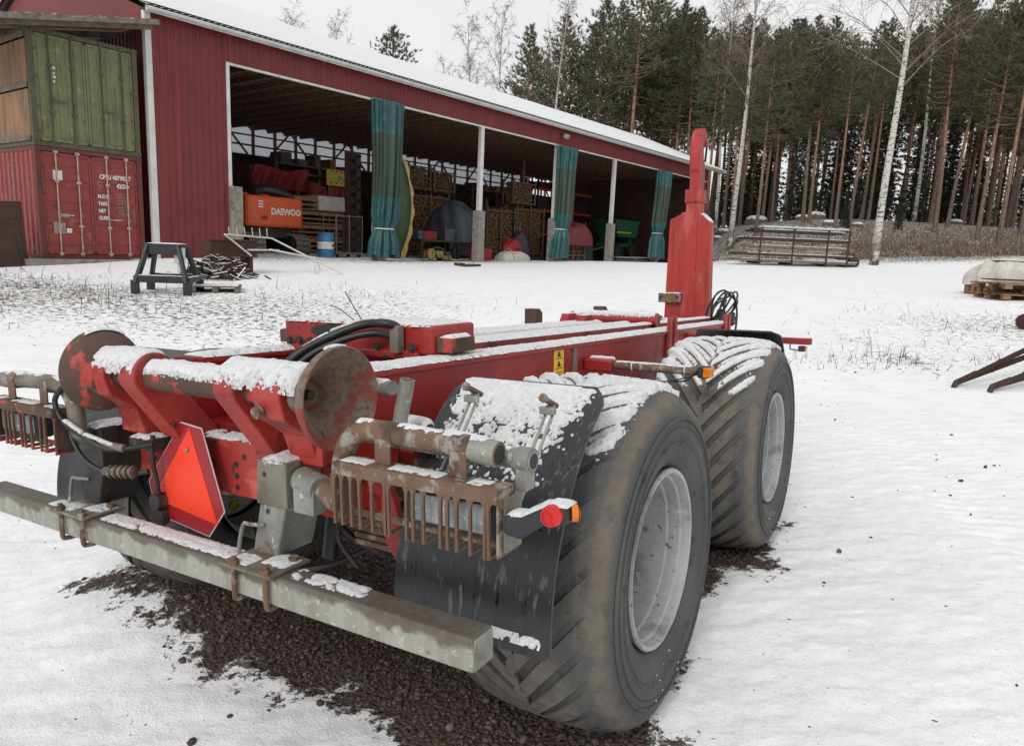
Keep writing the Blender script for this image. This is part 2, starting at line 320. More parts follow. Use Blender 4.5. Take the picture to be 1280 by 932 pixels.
def gz0(x, y):
    x = np.clip(np.asarray(x, float), -45, 65); y = np.clip(np.asarray(y, float), -14, 115); x, y = np.broadcast_arrays(x, y)
    z = _w[_n]+_w[_n+1]*x+_w[_n+2]*y
    for i in range(_n): z = z+_w[i]*_k((x-_cp[i, 0])**2+(y-_cp[i, 1])**2)
    return z
def w2t(x, y):
    dx, dy = np.asarray(x)-TO[0], np.asarray(y)-TO[1]; c = .8622; s_ = .5066
    return dx*c-dy*s_, dx*s_+dy*c
def bare(x, y):
    """1 = bare gravel sheltered by the trailer, 0 = snow"""
    tx, ty = w2t(x, y)
    ax = np.maximum(np.abs(tx+.12)-1.16, 0); ay = np.maximum(np.maximum(-.58-ty, ty-2.7), 0); d = np.hypot(ax, ay)
    ins = np.maximum(np.maximum(np.abs(tx+.12)-1.16, -.58-ty), ty-2.7); d = np.where(d > 0, d, ins)
    for wx in (.95, -.95):
        for wy in (0, 1.83):
            d = np.minimum(d, np.maximum(np.abs(tx-wx)-.30, np.abs(ty-wy)-.38))
    d = d+.34*fbm(tx*1.6, ty*1.6, 3.1)+.30*fbm(tx*6, ty*6, 8.)-.01
    return 1-sstep(-.30, .24, d)
def undul(x, y):
    return .035*fbm(x*.35, y*.35, 1.)+.012*fbm(x*1.6, y*1.6, 4.)
def mound(x, y): tx, ty = w2t(x, y); return .215*np.exp(-((tx+.98)/.72)**2-((ty+.26)/.60)**2)
def heel(x, y): tx, ty = w2t(x, y); return .030*np.exp(-((tx-.85)/.45)**4-((ty+.02)/.5)**4)
def gz(x, y): return gz0(x, y)+mound(x, y)+heel(x, y)+undul(x, y)*sstep(1.2, 4., np.hypot(*[a-b for a, b in zip(w2t(x, y), (0, .9))]))
def gax(lo, hi, a, b, step, g):
    c = list(np.arange(a, b, step)); s_ = step; x = b
    while x < hi: c.append(x); s_ *= g; x += s_
    c.append(hi); s_ = step; x = a-step
    while x > lo: c.insert(0, x); s_ *= g; x -= s_
    c.insert(0, lo); return np.array(c)
gx = gax(-320, 320, -3.3, 3.6, .022, 1.07); gy = gax(-60, 420, .5, 6.6, .022, 1.045)
X, Y = np.meshgrid(gx, gy); Z = gz(X, Y); Bm = bare(X, Y)
near = 1-sstep(8, 14, np.hypot(X, Y-3))
snowd = .016*(1-Bm)*(1+.55*fbm(X*9, Y*9, 2.)+.45*fbm(X*26, Y*26, 5., 2))+.016*(1-Bm)*fbm(X*4+Y*1.5, Y*9-X*3, 7.)-.030*(1-Bm)*np.clip(fbm(X*5.5, Y*5.5, 12., 3)-.38, 0, 1)
trk = 0
for off in (0., 1.85):
    dt = np.abs(X-(2.35+off+.16*(Y-2)+.3*np.sin(Y*.3))); trk = trk+np.exp(-(dt/.20)**4)*(.45+.55*(fbm(X*1.3, Y*.6, 4.) > -.05))
snowd = snowd-trk*(.010+.006*np.sin(Y*48+X*14))*(1-Bm)
Z = Z+near*(snowd+Bm*.007*fbm(X*22, Y*22, 9., 3))
# specks of grass and soil showing through: yard edges, meadow on the left, forest bank
sp = np.zeros_like(X)
def blob(cx, cy, rx, ry, a): return a*np.exp(-(((X-cx)/rx)**2+((Y-cy)/ry)**2))
sp += trk*.16*(Y < 30)
sp += blob(-7, 12.5, 4.5, 4., .6)+blob(-11.5, 12.5, 4., 4, .95)+blob(-3, 10.5, 3.5, 3.8, .45)+blob(-2, 15, 4, 3, .4)+blob(10, 13, 4, 3, .6)+blob(5.5, 10, 2.5, 1.6, .35)+blob(15, 20, 7, 5, .5)+blob(-4, 18, 4, 2.5, .35)+blob(4, 24, 8, 5, .15)+blob(7, 14, 6, 6, .3)+blob(2, 10, 5, 3, .2)
hs_, hd_ = (X+9.759)*.59482+(Y-19)*.80386, -(X+9.759)*.80386+(Y-19)*.59482; sp += .85*sstep(0, 3, hs_)*(1-sstep(35, 38, hs_))*sstep(-2.4, -.4, hd_)*(1-sstep(12, 13, hd_))
fedge = 40.2+2*np.sin(X*.2); forest = sstep(fedge-2.5, fedge+2, Y)*sstep(9, 14, X+.0*Y)
forest = np.maximum(forest, sstep(60, 66, Y)); sp = np.clip(sp+forest*.95, 0, 1)
inhall = None
V = np.stack([X, Y, Z], -1).reshape(-1, 3); ny, nx = X.shape; idx = np.arange(nx*ny).reshape(ny, nx)
Fq = np.stack([idx[:-1, :-1], idx[:-1, 1:], idx[1:, 1:], idx[1:, :-1]], -1).reshape(-1, 4)
def ground_mat():
    t = NT('snowy_ground'); co = t.coord()
    at = t.new('Attribute'); at.attribute_name = 'bare'; sk = t.new('Attribute'); sk.attribute_name = 'speck'; fo = t.new('Attribute'); fo.attribute_name = 'forest'
    n1 = t.noise(co, 30, 5, .62); n2 = t.noise(co, 110, 3, .6); n3 = t.noise(co, 11, 6, .70); n4 = t.noise(co, 2.0, 4); n5 = t.noise(co, .55, 5, .6)
    v = t.math('ADD', at.outputs['Fac'], t.math('MULTIPLY', t.math('SUBTRACT', n1, .5), 1.15)); v = t.math('ADD', v, t.math('MULTIPLY', t.math('SUBTRACT', n2, .5), .55))
    fb = t.ramp(v, .36, .56)
    thr = t.math('SUBTRACT', t.math('SUBTRACT', .700, t.math('MULTIPLY', sk.outputs['Fac'], .21)), t.math('MULTIPLY', fo.outputs['Fac'], .07)); fs = t.ramp(t.math('SUBTRACT', t.math('ADD', t.math('MULTIPLY', n3, .75), t.math('MULTIPLY', n1, .25)), thr), 0., .06)
    vor = t.new('TexVoronoi'); t.l.new(co, vor.inputs['Vector']); vor.inputs['Scale'].default_value = 58
    grav = t.mix(t.ramp(n1, .35, .68), lin((76, 66, 61)), lin((48, 43, 41))); grav = t.mix(t.math('MULTIPLY', t.ramp(n2, .5, .7), .6), grav, lin((104, 88, 80)))
    vs = t.new('SeparateColor'); t.l.new(vor.outputs['Color'], vs.inputs[0]); grav = t.mix(t.math('MULTIPLY', vs.outputs[0], .55), grav, lin((92, 74, 66)))
    soil = t.mix(t.ramp(n5, .4, .62), lin((84, 74, 62)), lin((118, 98, 76))); soil = t.mix(t.ramp(n2, .4, .7), soil, lin((58, 54, 48)))
    snow = t.mix(t.ramp(n4, .3, .7), (.80, .803, .81), (.88, .882, .885)); snow = t.mix(t.math('MULTIPLY', t.ramp(n1, .50, .75), .40), snow, (.62, .625, .635)); st_ = t.noise(t.coord('Object', (1.5, 14, 4)), 1., 5, .6); snow = t.mix(t.math('MULTIPLY', t.ramp(st_, .5, .72), .35), snow, (.60, .605, .615)); n6 = t.noise(co, 190, 2, .5); snow = t.mix(t.math('MULTIPLY', t.math('MULTIPLY', t.ramp(n6, .60, .70), .55), t.ramp(n4, .45, .62)), snow, (.30, .29, .28)); n7 = t.noise(co, 75, 3, .55); snow = t.mix(t.ramp(n7, .70, .75), snow, (.12, .11, .105))
    f = t.math('MAXIMUM', fb, fs); col = t.mix(t.ramp(at.outputs['Fac'], .02, .25), soil, grav); col = t.mix(f, snow, col)
    h = t.math('ADD', t.math('MULTIPLY', n1, .6), t.math('MULTIPLY', n2, .3)); h = t.math('ADD', h, t.math('MULTIPLY', t.math('MULTIPLY', vor.outputs['Distance'], -1.2), fb))
    h = t.math('ADD', h, t.math('MULTIPLY', t.math('SUBTRACT', 1., f), .8))
    return t.out(col, .85, 0., t.bump(h, .8, .014), .2)
ground_mat()
g = link('ground', npmesh('ground', V, Fq, 'snowy_ground', True, {'bare': Bm.ravel(), 'speck': sp.ravel(), 'forest': forest.ravel()})); g['kind'] = 'structure'; tag(g, 'snow covered gravel yard rising to the forest', 'ground')
# ------------------------------------------------------------------ loose gravel stones
rng = np.random.RandomState(11)
def ico():
    p = (1+5**.5)/2; v = np.array([(-1, p, 0), (1, p, 0), (-1, -p, 0), (1, -p, 0), (0, -1, p), (0, 1, p), (0, -1, -p), (0, 1, -p), (p, 0, -1), (p, 0, 1), (-p, 0, -1), (-p, 0, 1)], float)
    f = np.array([(0, 11, 5), (0, 5, 1), (0, 1, 7), (0, 7, 10), (0, 10, 11), (1, 5, 9), (5, 11, 4), (11, 10, 2), (10, 7, 6), (7, 1, 8), (3, 9, 4), (3, 4, 2), (3, 2, 6), (3, 6, 8), (3, 8, 9), (4, 9, 5), (2, 4, 11), (6, 2, 10), (8, 6, 7), (9, 8, 1)])
    return v/np.linalg.norm(v[0]), f
IV, IF = ico()
def stones(px, py, size, zoff=.25):
    n = len(px); V = IV[None]*(1+.28*rng.normal(size=(n, 12, 1)))*size[:, None, None]*rng.uniform(.6, 1.15, (n, 1, 3))
    a = rng.uniform(0, 6.28, n); c, s_ = np.cos(a), np.sin(a); V = np.stack([V[..., 0]*c[:, None]-V[..., 1]*s_[:, None], V[..., 0]*s_[:, None]+V[..., 1]*c[:, None], V[..., 2]*.8], -1)
    V[..., 0] += px[:, None]; V[..., 1] += py[:, None]; V[..., 2] += (gz(px, py)+size*zoff)[:, None]
    F = IF[None]+(np.arange(n)*12)[:, None, None]; tone = np.repeat(rng.uniform(0, 1, n), 12)
    return V.reshape(-1, 3), F.reshape(-1, 3), tone
tq = rng.uniform((-2.0, -1.25), (1.75, 2.9), (62000, 2)); wx_ = TR[0, 0]*tq[:, 0]+TR[0, 1]*tq[:, 1]+TO[0]; wy_ = TR[1, 0]*tq[:, 0]+TR[1, 1]*tq[:, 1]+TO[1]
bb = bare(wx_, wy_); kp = rng.uniform(0, 1, len(bb)) < np.clip((bb-.12)*1.15, 0, 1); wx_, wy_ = wx_[kp][:21000], wy_[kp][:21000]
sz = rng.uniform(.0050, .0115, len(wx_))*(1+.9*(rng.uniform(0, 1, len(wx_)) > .93))
sx = []; sy = []
for _ in range(420):   # clusters of stray stones over the snow
    cx, cy = rng.uniform(-4.5, 4.5), rng.uniform(.9, 9.5)
    for _ in range(rng.randint(1, 7)): sx.append(cx+rng.normal()*.10); sy.append(cy+rng.normal()*.10)
sx, sy = np.array(sx), np.array(sy); k0 = bare(sx, sy) < .3; sx, sy = sx[k0], sy[k0]
a1 = stones(wx_, wy_, sz, .35); a2 = stones(sx, sy, rng.uniform(.004, .011, len(sx))*(1+1.0*(rng.uniform(0, 1, len(sx)) > .95)), 1.1)
def stone_mat():
    t = NT('gravel_stone'); a = t.new('Attribute'); a.attribute_name = 'tone'; n = t.noise(t.coord(), 120, 3)
    r = t.new('ValToRGB'); t.l.new(a.outputs['Fac'], r.inputs[0]); e = r.color_ramp.elements
    e[0].color = lin((54, 48, 47))+(1,); e[1].color = lin((128, 112, 106))+(1,)
    for p, c in ((.35, (82, 70, 65)), (.6, (98, 76, 68)), (.8, (70, 66, 66))): q = e.new(p); q.color = lin(c)+(1,)
    return t.out(t.mix(t.math('MULTIPLY', n, .5), r.outputs[0], lin((40, 36, 36))), .75)
stone_mat()
gr = link('gravel', npmesh('gravel', np.concatenate([a1[0], a2[0]]), np.concatenate([a1[1], a2[1]+len(a1[0])]), 'gravel_stone', False, {'tone': np.concatenate([a1[2], a2[2]])}), kind='stuff')
tag(gr, 'dark reddish brown crushed gravel showing under the trailer', 'gravel')
# ================================================================== hook lift trailer (x right, y forward, z up; 0,0,0 = ground under the rear axle)
tr = thing('hook_lift_trailer', 'red tandem axle hook lift trailer dusted with snow on four wide tyres', 'trailer')
tr.matrix_world = Matrix(((*TR[0], TO[0]), (*TR[1], TO[1]), (*TR[2], TO[2]), (0, 0, 0, 1)))
def bz(y): return 1.222-.021*y          # top of the main beams
def ex(name, mat, parts, parent=tr, bevel=.004, smooth=None, label=None):
    m = MB()
    for f, *a in parts: getattr(m, f)(*a)
    return m.build(name, mat, parent, bevel, smooth, label=label)
# ---- main beams
for s in (1, -1):
    x0, x1 = (.335, .45) if s > 0 else (-.45, -.335)
    b = ex('main_beam', 'red_paint', [('prism', [(-.62, 1.04), (-.62, bz(-.62)), (3.95, bz(3.95)), (3.95, .92), (2.6, .86), (-.4, .90)], 'x', x0, x1)], bevel=.006)
    snow_strip(b, ((x0+x1)/2, -.58, bz(-.58)), ((x0+x1)/2, 3.9, bz(3.9)), .125, .03, 1, .009)
    fl = ex('top_flange', 'red_paint', [('prism', [(-.60, bz(-.60)-.022), (-.60, bz(-.60)-.006), (3.9, bz(3.9)-.006), (3.9, bz(3.9)-.022)], 'x', x0-.012, x1+.012)], b, .002)
    if s > 0:
        st = ex('sticker', 'sticker', [('box', (.4505, .70, 1.055), (.4525, .80, 1.185))], b, 0)
        ex('print', 'ink', [('box', (.4515, .715, 1.142), (.4532, .785, 1.146)), ('box', (.4515, .715, 1.095), (.4532, .785, 1.099)), ('prism', [(.73, 1.105), (.75, 1.135), (.77, 1.105)], 'x', .4515, .4533), ('prism', [(.73, 1.152), (.75, 1.18), (.77, 1.152)], 'x', .4515, .4533), ('box', (.4515, .72, 1.062), (.4533, .78, 1.066)), ('box', (.4515, .72, 1.075), (.4533, .78, 1.079))], st, 0)
        ex('joint_strip', 'galv_dirty', [('box', (.4495, .90, .95), (.456, .945, 1.19))], b, .001)
# ---- hook arm subframe
for s in (1, -1):
    a = s*.235
    o = ex('subframe_rail', 'red_paint', [('prism', [(.02, 1.13), (.02, bz(0)+.03), (4.1, bz(4.1)+.03), (4.1, 1.03)], 'x', a-.035, a+.035)], bevel=.005)
    snow_strip(o, (a, .12, bz(.1)+.03), (a, 4.0, bz(4.0)+.03), .075, .024, 1, .009)
cb = ex('rear_crossbox', 'red_paint', [('box', (-.415, -.12, 1.235), (.372, .16, 1.345)), ('box', (-.36, -.14, 1.215), (.31, -.05, 1.25))], bevel=.012)
snow_strip(cb, (-.40, .02, 1.343), (.36, .02, 1.343), .27, .035, 1, .009)
for x in (-.36, -.30, -.24, .12, .20, .29): ex('bolt', 'dark_steel', [('cyl', (x, -.139, 1.262), (x, -.152, 1.262), .012, 6), ('cyl', (x, -.142, 1.262), (x, -.144, 1.262), .019, 14)], cb, 0)
ex('side_lug', 'rust_red', [('box', (-.47, -.10, 1.245), (-.415, -.02, 1.30))], cb); lg = ex('side_lug', 'rust_red', [('box', (.372, -.10, 1.245), (.44, .06, 1.30))], cb); snow_strip(lg, (.405, -.09, 1.30), (.405, .05, 1.30), .06, .025)
ex('hose_opening', 'hose', [('prism', [(-.15+.11*math.cos(t*.5236), 1.305+.028*math.sin(t*.5236)) for t in range(12)], 'y', -.1235, -.10)], cb, 0)
hz_ = MB().tube([(-.13, -.42, 1.16), (-.10, -.34, 1.235), (0, -.27, 1.30), (.10, -.20, 1.345), (.20, -.18, 1.352), (.225, -.14, 1.33), (.22, -.11, 1.27)], .017, 10).tube([(-.12, -.40, 1.14), (-.05, -.33, 1.23), (.05, -.25, 1.29), (.15, -.19, 1.315), (.20, -.15, 1.30)], .014, 8).build('hydraulic_hose', 'hose', tr, smooth=60)
for p, q in (((-.09, -.33, 1.25), (.0, -.27, 1.313)), ((.0, -.27, 1.315), (.1, -.20, 1.36)), ((.1, -.20, 1.36), (.2, -.18, 1.367))): snow_tube(hz_, p, q, .006, .014, 70)
MB().tube([(.1, -.2, 1.36), (.07, -.21, 1.41), (.035, -.22, 1.47)], .0022, 5).tube([(.06, -.2, 1.36), (.0, -.22, 1.405), (-.03, -.23, 1.415)], .0018, 5).build('wire', 'hose', tr)
ex('hose_clip', 'galv_dirty', [('box', (.205, -.17, 1.24), (.245, -.13, 1.345))])
# hydraulic cylinders lying between the rails, pivots and stops
for x in (.13, -.08):
    o = ex('lift_cylinder', 'red_paint', [('cyl', (x, .15, 1.20), (x, 2.45, 1.165), .045, 20)], bevel=0, smooth=40); snow_tube(o, (x, .2, 1.199), (x, 2.4, 1.166), .045, .024, 60, res=.01)
    r_ = ex('piston_rod', 'galvanised', [('cyl', (x, 2.46, 1.165), (x, 3.3, 1.15), .025, 16)], bevel=0, smooth=40); snow_tube(r_, (x, 2.5, 1.165), (x, 3.3, 1.15), .025, .02, 60, res=.012)
o = ex('pivot_tube', 'red_paint', [('cyl', (-.36, 2.55, 1.22), (.30, 2.55, 1.22), .05, 20)], bevel=0, smooth=40); snow_tube(o, (-.34, 2.55, 1.22), (.29, 2.55, 1.22), .05, .024, 60)
for x, y, h in ((-.46, 2.10, 1.30), (-.46, 3.25, 1.275)): ex('container_stop', 'rust_red', [('prism', [(y-.01, bz(y)-.05), (y-.01, h), (y+.05, h), (y+.09, h-.03), (y+.09, bz(y)-.05)], 'x', x-.045, x+.045)])
for x, y in ((-.30, 2.35), (.02, 2.9), (-.1, 2.2)):
    o = ex('pivot_gusset', 'red_paint', [('prism', [(y-.12, 1.15), (y-.03, 1.262), (y+.07, 1.262), (y+.14, 1.15)], 'x', x-.03, x+.03)]); snow_strip(o, (x, y-.03, 1.262), (x, y+.07, 1.262), .05, .014)
for y0, h in ((2.30, 1.262), (3.72, 1.215)):
    ex('guide_plate', 'red_paint', [('prism', [(y0-.03, 1.0), (y0, h), (y0+.03, h+.002), (y0+.05, 1.0)], 'x', .452, .475), ('prism', [(y0+.09, 1.0), (y0+.10, h), (y0+.14, h), (y0+.17, 1.0)], 'x', .452, .475), ('box', (.452, y0+.02, 1.02), (.464, y0+.12, h-.02))], bevel=.003)
# ---- hook tower
tw = ex('hook_tower', 'red_tower', [('prism', [(-.225, 1.10), (.185, 1.10), (.178, 2.00), (.085, 2.085), (.085, 2.18), (-.05, 2.18), (-.05, 2.095), (-.195, 2.03)], 'y', 4.20, 4.335)], bevel=.012)
ex('centre_plate', 'red_tower', [('box', (-.088, 4.193, 1.12), (.060, 4.205, 2.09))], tw, .003)
ex('neck_collar', 'red_tower', [('box', (-.060, 4.19, 2.175), (.096, 4.345, 2.29))], tw, .008)
hk = [(4.21, 2.28), (4.205, 2.44), (4.19, 2.46), (4.185, 2.60), (4.20, 2.70), (4.235, 2.775), (4.29, 2.825), (4.36, 2.835), (4.42, 2.80), (4.45, 2.74), (4.455, 2.685), (4.425, 2.68), (4.41, 2.715), (4.375, 2.735), (4.34, 2.71), (4.325, 2.64), (4.335, 2.57), (4.37, 2.53), (4.385, 2.50), (4.38, 2.28)]
ex('hook', 'red_tower', [('prism', hk, 'x', -.028, .062)], tw, .012)
snow_strip(tw, (.176, 4.268, 2.003), (.09, 4.268, 2.083), .12, .02, up=(.5, 0, .8), cross=(0, 1, 0))
pd = ex('rubbing_pad', 'rust', [('box', (-.262, 4.145, 1.285), (-.05, 4.20, 1.37))], tw, .004); snow_strip(pd, (-.26, 4.172, 1.37), (-.052, 4.172, 1.37), .055, .014)
for x in (-.235, -.08): ex('bolt', 'dark_steel', [('cyl', (x, 4.145, 1.335), (x, 4.13, 1.335), .013, 8)], pd, 0)
ex('tower_foot', 'red_paint', [('box', (-.30, 4.05, 1.06), (.28, 4.55, 1.135))]); snow_strip(tr, (-.28, 4.12, 1.136), (.27, 4.12, 1.136), .12, .025)
# hose coil by the tower
rh = random.Random(5); m = MB()
for k in range(7):
    c = Vector((.36+rh.uniform(-.05, .05), 4.12+rh.uniform(-.06, .06), 1.245+rh.uniform(-.03, .02))); ry, rz_ = rh.uniform(.07, .17), rh.uniform(.09, .145); ph = rh.uniform(0, 6)
    m.tube([c+Vector((.07*math.cos(t*.6+ph)+.03*math.sin(t), ry*math.cos(t), rz_*math.sin(t))) for t in [i*.45+ph for i in range(15)]], .0085, 7, 3)
m.tube([(.36, 3.9, 1.0), (.38, 3.98, 1.2), (.37, 4.05, 1.35), (.40, 4.2, 1.37), (.42, 4.3, 1.2), (.4, 4.32, .95)], .009, 7); m.build('hose_coil', 'hose', tr, smooth=60)
MB().cyl((.33, 4.0, 1.10), (.33, 4.1, 1.22), .035, 12).cyl((.40, 4.15, 1.10), (.40, 4.2, 1.2), .03, 12).build('hose_coupling', 'dark_steel', tr, smooth=40)
# ---- rear cross member
xm = ex('rear_cross_member', 'red_faded', [('box', (-.63, -.70, .79), (.47, -.52, .975))], bevel=.006)
for p, q, y in ((-.60, .16, -.63), (-.2, .12, -.655)): snow_strip(xm, (p, y, .975), (q, y, .975), .07, .016, .85)
for x, z in ((-.475, .93), (-.475, .86), (-.02, .90), (-.02, .86), (-.02, .82), (.02, .93), (.235, .93), (.235, .86), (-.585, .90)):
    ex('bolt_hole', 'ink', [('cyl', (x, -.7012, z), (x, -.69, z), .0105, 14)], xm, 0)
ex('inner_cross_member', 'red_paint', [('box', (-.44, -.50, .98), (.43, -.42, 1.16)), ('box', (-.60, -.60, .976), (.44, -.50, 1.0))], bevel=.005)
# ---- roller shaft, rollers, brackets
AY, AZ = -.835, 1.20
sh = ex('roller_shaft', 'rust_red', [('cyl', (-.46, AY, AZ), (.455, AY, AZ), .047, 28)], bevel=0, smooth=40)
snow_tube(sh, (-.23, AY, AZ), (.155, AY, AZ), .047, .030, 66, -6)
for x0, x1 in ((-.50, -.235), (.165, .50)): snow_tube(sh, (x0, AY, AZ), (x1, AY, AZ), .076, .032, 68, -8, dens=1.0)
for s in (1, -1):
    pr = [(.455, .046), (.455, .058), (.500, .060), (.514, .068), (.534, .098), (.556, .122), (.580, .1395), (.592, .1445), (.604, .1445), (.607, .141), (.604, .138), (.590, .124), (.560, .094), (.530, .067), (.502, .049), (.478, .042), (.470, .038), (.470, .0005)]
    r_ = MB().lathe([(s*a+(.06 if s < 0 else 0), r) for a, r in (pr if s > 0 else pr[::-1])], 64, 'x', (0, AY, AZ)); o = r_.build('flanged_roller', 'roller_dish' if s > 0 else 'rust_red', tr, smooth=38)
    if s > 0:
        MB().cyl((.468, AY, AZ), (.49, AY, AZ), .016, 6).build('roller_bolt', 'dark_steel', o)
    snow_tube(o, (s*.47, AY, AZ), (s*.50, AY, AZ), .07, .02, 48)
    snow_tube(o, (s*(.575 if s > 0 else .515), AY, AZ), (s*(.602 if s > 0 else .54), AY, AZ), .1445, .012, 20 if s > 0 else 34, 0, .8)
def bracket(x0, x1, wide):
    a = [(AY+.079*math.cos(R(t)), AZ+.079*math.sin(R(t))) for t in range(-10, 200, 14)]
    b = [(-.895, 1.13), (-.81, 1.07), (-.775, .97), (-.56, .977), (-.64, 1.08)] if wide else [(-.905, 1.17), (-.765, .977), (-.60, .977), (-.70, 1.10)]
    return ex('roller_bracket', 'red_faded', [('prism', a+b, 'x', x0, x1)], bevel=.006)
bs = [bracket(.335, .445, 1), bracket(.165, .255, 0), bracket(-.52, -.40, 1), bracket(-.315, -.225, 0)]
for x in (.365, -.49): ex('pivot_bolt', 'rust', [('cyl', (x, AY-.074, AZ-.045), (x, AY-.095, AZ-.05), .018, 12)], tr, .003)
ex('bracket_face', 'red_faded', [('prism', [(.335, .977), (.335, 1.10), (.36, 1.13), (.43, 1.12), (.47, 1.03), (.47, .977)], 'y', -.785, -.765)])
ex('bracket_face', 'red_faded', [('prism', [(-.53, .977), (-.53, 1.05), (-.49, 1.12), (-.43, 1.12), (-.41, 1.03), (-.39, .977)], 'y', -.785, -.765)])
for x in (): ex('brace_plate', 'red_faded', [('prism', [(-.87, 1.15), (-.84, 1.17), (-.72, .978), (-.78, .978)], 'x', x+.075, x+.115)])
# ---- warning triangle
ctr = np.array((-.215, .83)); q = [(-.221, 1.035), (-.111, 1.025), (-.014, .751), (-.102, .648), (-.395, .678), (-.43, .798)]
def tri(k): return [tuple(ctr+(np.array(p)-ctr)*k) for p in q]
wt = ex('warning_triangle', 'tri_edge', [('prism', tri(1.0), 'y', -.760, -.757)], bevel=0)
ex('dark_red_border', 'tri_dark', [('prism', tri(.978), 'y', -.7615, -.759)], wt, 0)
ex('orange_face', 'tri_orange', [('prism', [(-.174, 1.018), (-.052, .700), (-.405, .738)], 'y', -.7628, -.760)], wt, 0)
ex('rivet', 'galvanised', [('cyl', (-.19, -.764, .942), (-.19, -.769, .942), .008, 12)], wt, .002)
m = MB()
for i in range(3): m.box((-.352+i*.002, -.7636, .790-i*.012), (-.338-i*.002, -.7627, .7935-i*.012))
m.box((-.365, -.7636, .757), (-.345, -.7627, .7595)); m.box((-.34, -.7636, .755), (-.325, -.7627, .7575)); m.build('approval_mark', 'ink', wt)
ex('triangle_mount', 'dark_steel', [('box', (-.25, -.757, .86), (-.13, -.70, .90)), ('cyl', (-.19, -.757, .942), (-.19, -.70, .942), .008, 8)])
# ---- under-run bumper
BX0, BX1 = -1.30, 1.092
bp = ex('bumper_beam', 'bumper_steel', [('box', (BX0, -.93, .598), (BX1, -.842, .686))], bevel=.007)
ex('end_cap', 'galvanised', [('box', (BX1-.001, -.926, .602), (BX1+.003, -.846, .682))], bp, .002)
snow_strip(bp, (-.50, -.876, .686), (.245, -.876, .686), .072, .016, .98); snow_strip(bp, (.44, -.876, .686), (.72, -.872, .686), .068, .014, .8); snow_strip(bp, (-.83, -.885, .686), (-.68, -.885, .686), .06, .012, .7)
def ubolt(x):
    m = MB().tube([(x, -.845, .70), (x, -.835, .64), (x, -.835, .60), (x, -.85, .588), (x, -.89, .586), (x, -.93, .588), (x, -.943, .60), (x, -.943, .66), (x, -.943, .72)], .0085, 8, 5)
    o = m.build('u_bolt', 'rust', tr, smooth=60); MB().cyl((x, -.943, .696), (x, -.943, .711), .016, 6).cyl((x, -.838, .696), (x, -.838, .711), .016, 6).build('nut', 'rust', o)
def stand(x0, dx, mir):
    s = 1; pmt = mir; P = lambda a: x0+a
    cp = ex('clamp_plate', 'galv_dirty', [('box', (min(P(-.02), P(.20)), -.955, .6865), (max(P(-.02), P(.20)), -.80, .697))], bevel=.003)
    snow_strip(cp, (P(-.01), -.90, .697), (P(.08), -.90, .697), .07, .014, .8); snow_strip(cp, (P(.09), -.855, .697), (P(.19), -.855, .697), .08, .014, .9)
    post = ex('bumper_post', pmt, [('prism', [(P(0), .697), (P(.105), .697), (P(.15), .85), (P(.155), .985), (P(.05), .985), (P(.04), .85)][::s], 'y', -.845, -.70)], bevel=.006)
    ex('post_cheek', 'galv_dirty' if pmt == 'galvanised' else 'dark_steel', [('prism', [(P(.035), .855), (P(.165), .855), (P(.165), .992), (P(.045), .992)][::s], 'y', -.852, -.79)], post, .004)
    for z in (.95, .835): ex('bolt_hole', 'ink', [('cyl', (P(.075), -.8525 if z > .85 else -.8455, z), (P(.075), -.84, z), .0085, 12)], post, 0)
    snow_strip(post, (P(.05), -.78, .992), (P(.155), -.78, .992), .14, .028)
    MB().tube([(P(.06), -.85, .79), (P(.03), -.875, .795), (P(.005), -.88, .79), (P(-.02), -.88, .71), (P(.0), -.89, .705)], .0065, 8, 4).build('grab_rod', 'galvanised', post, smooth=60)
    for a in (.035, .17): ubolt(P(a))
stand(.225, 0, 'galvanised'); stand(-.715, 0, 'dark_steel')
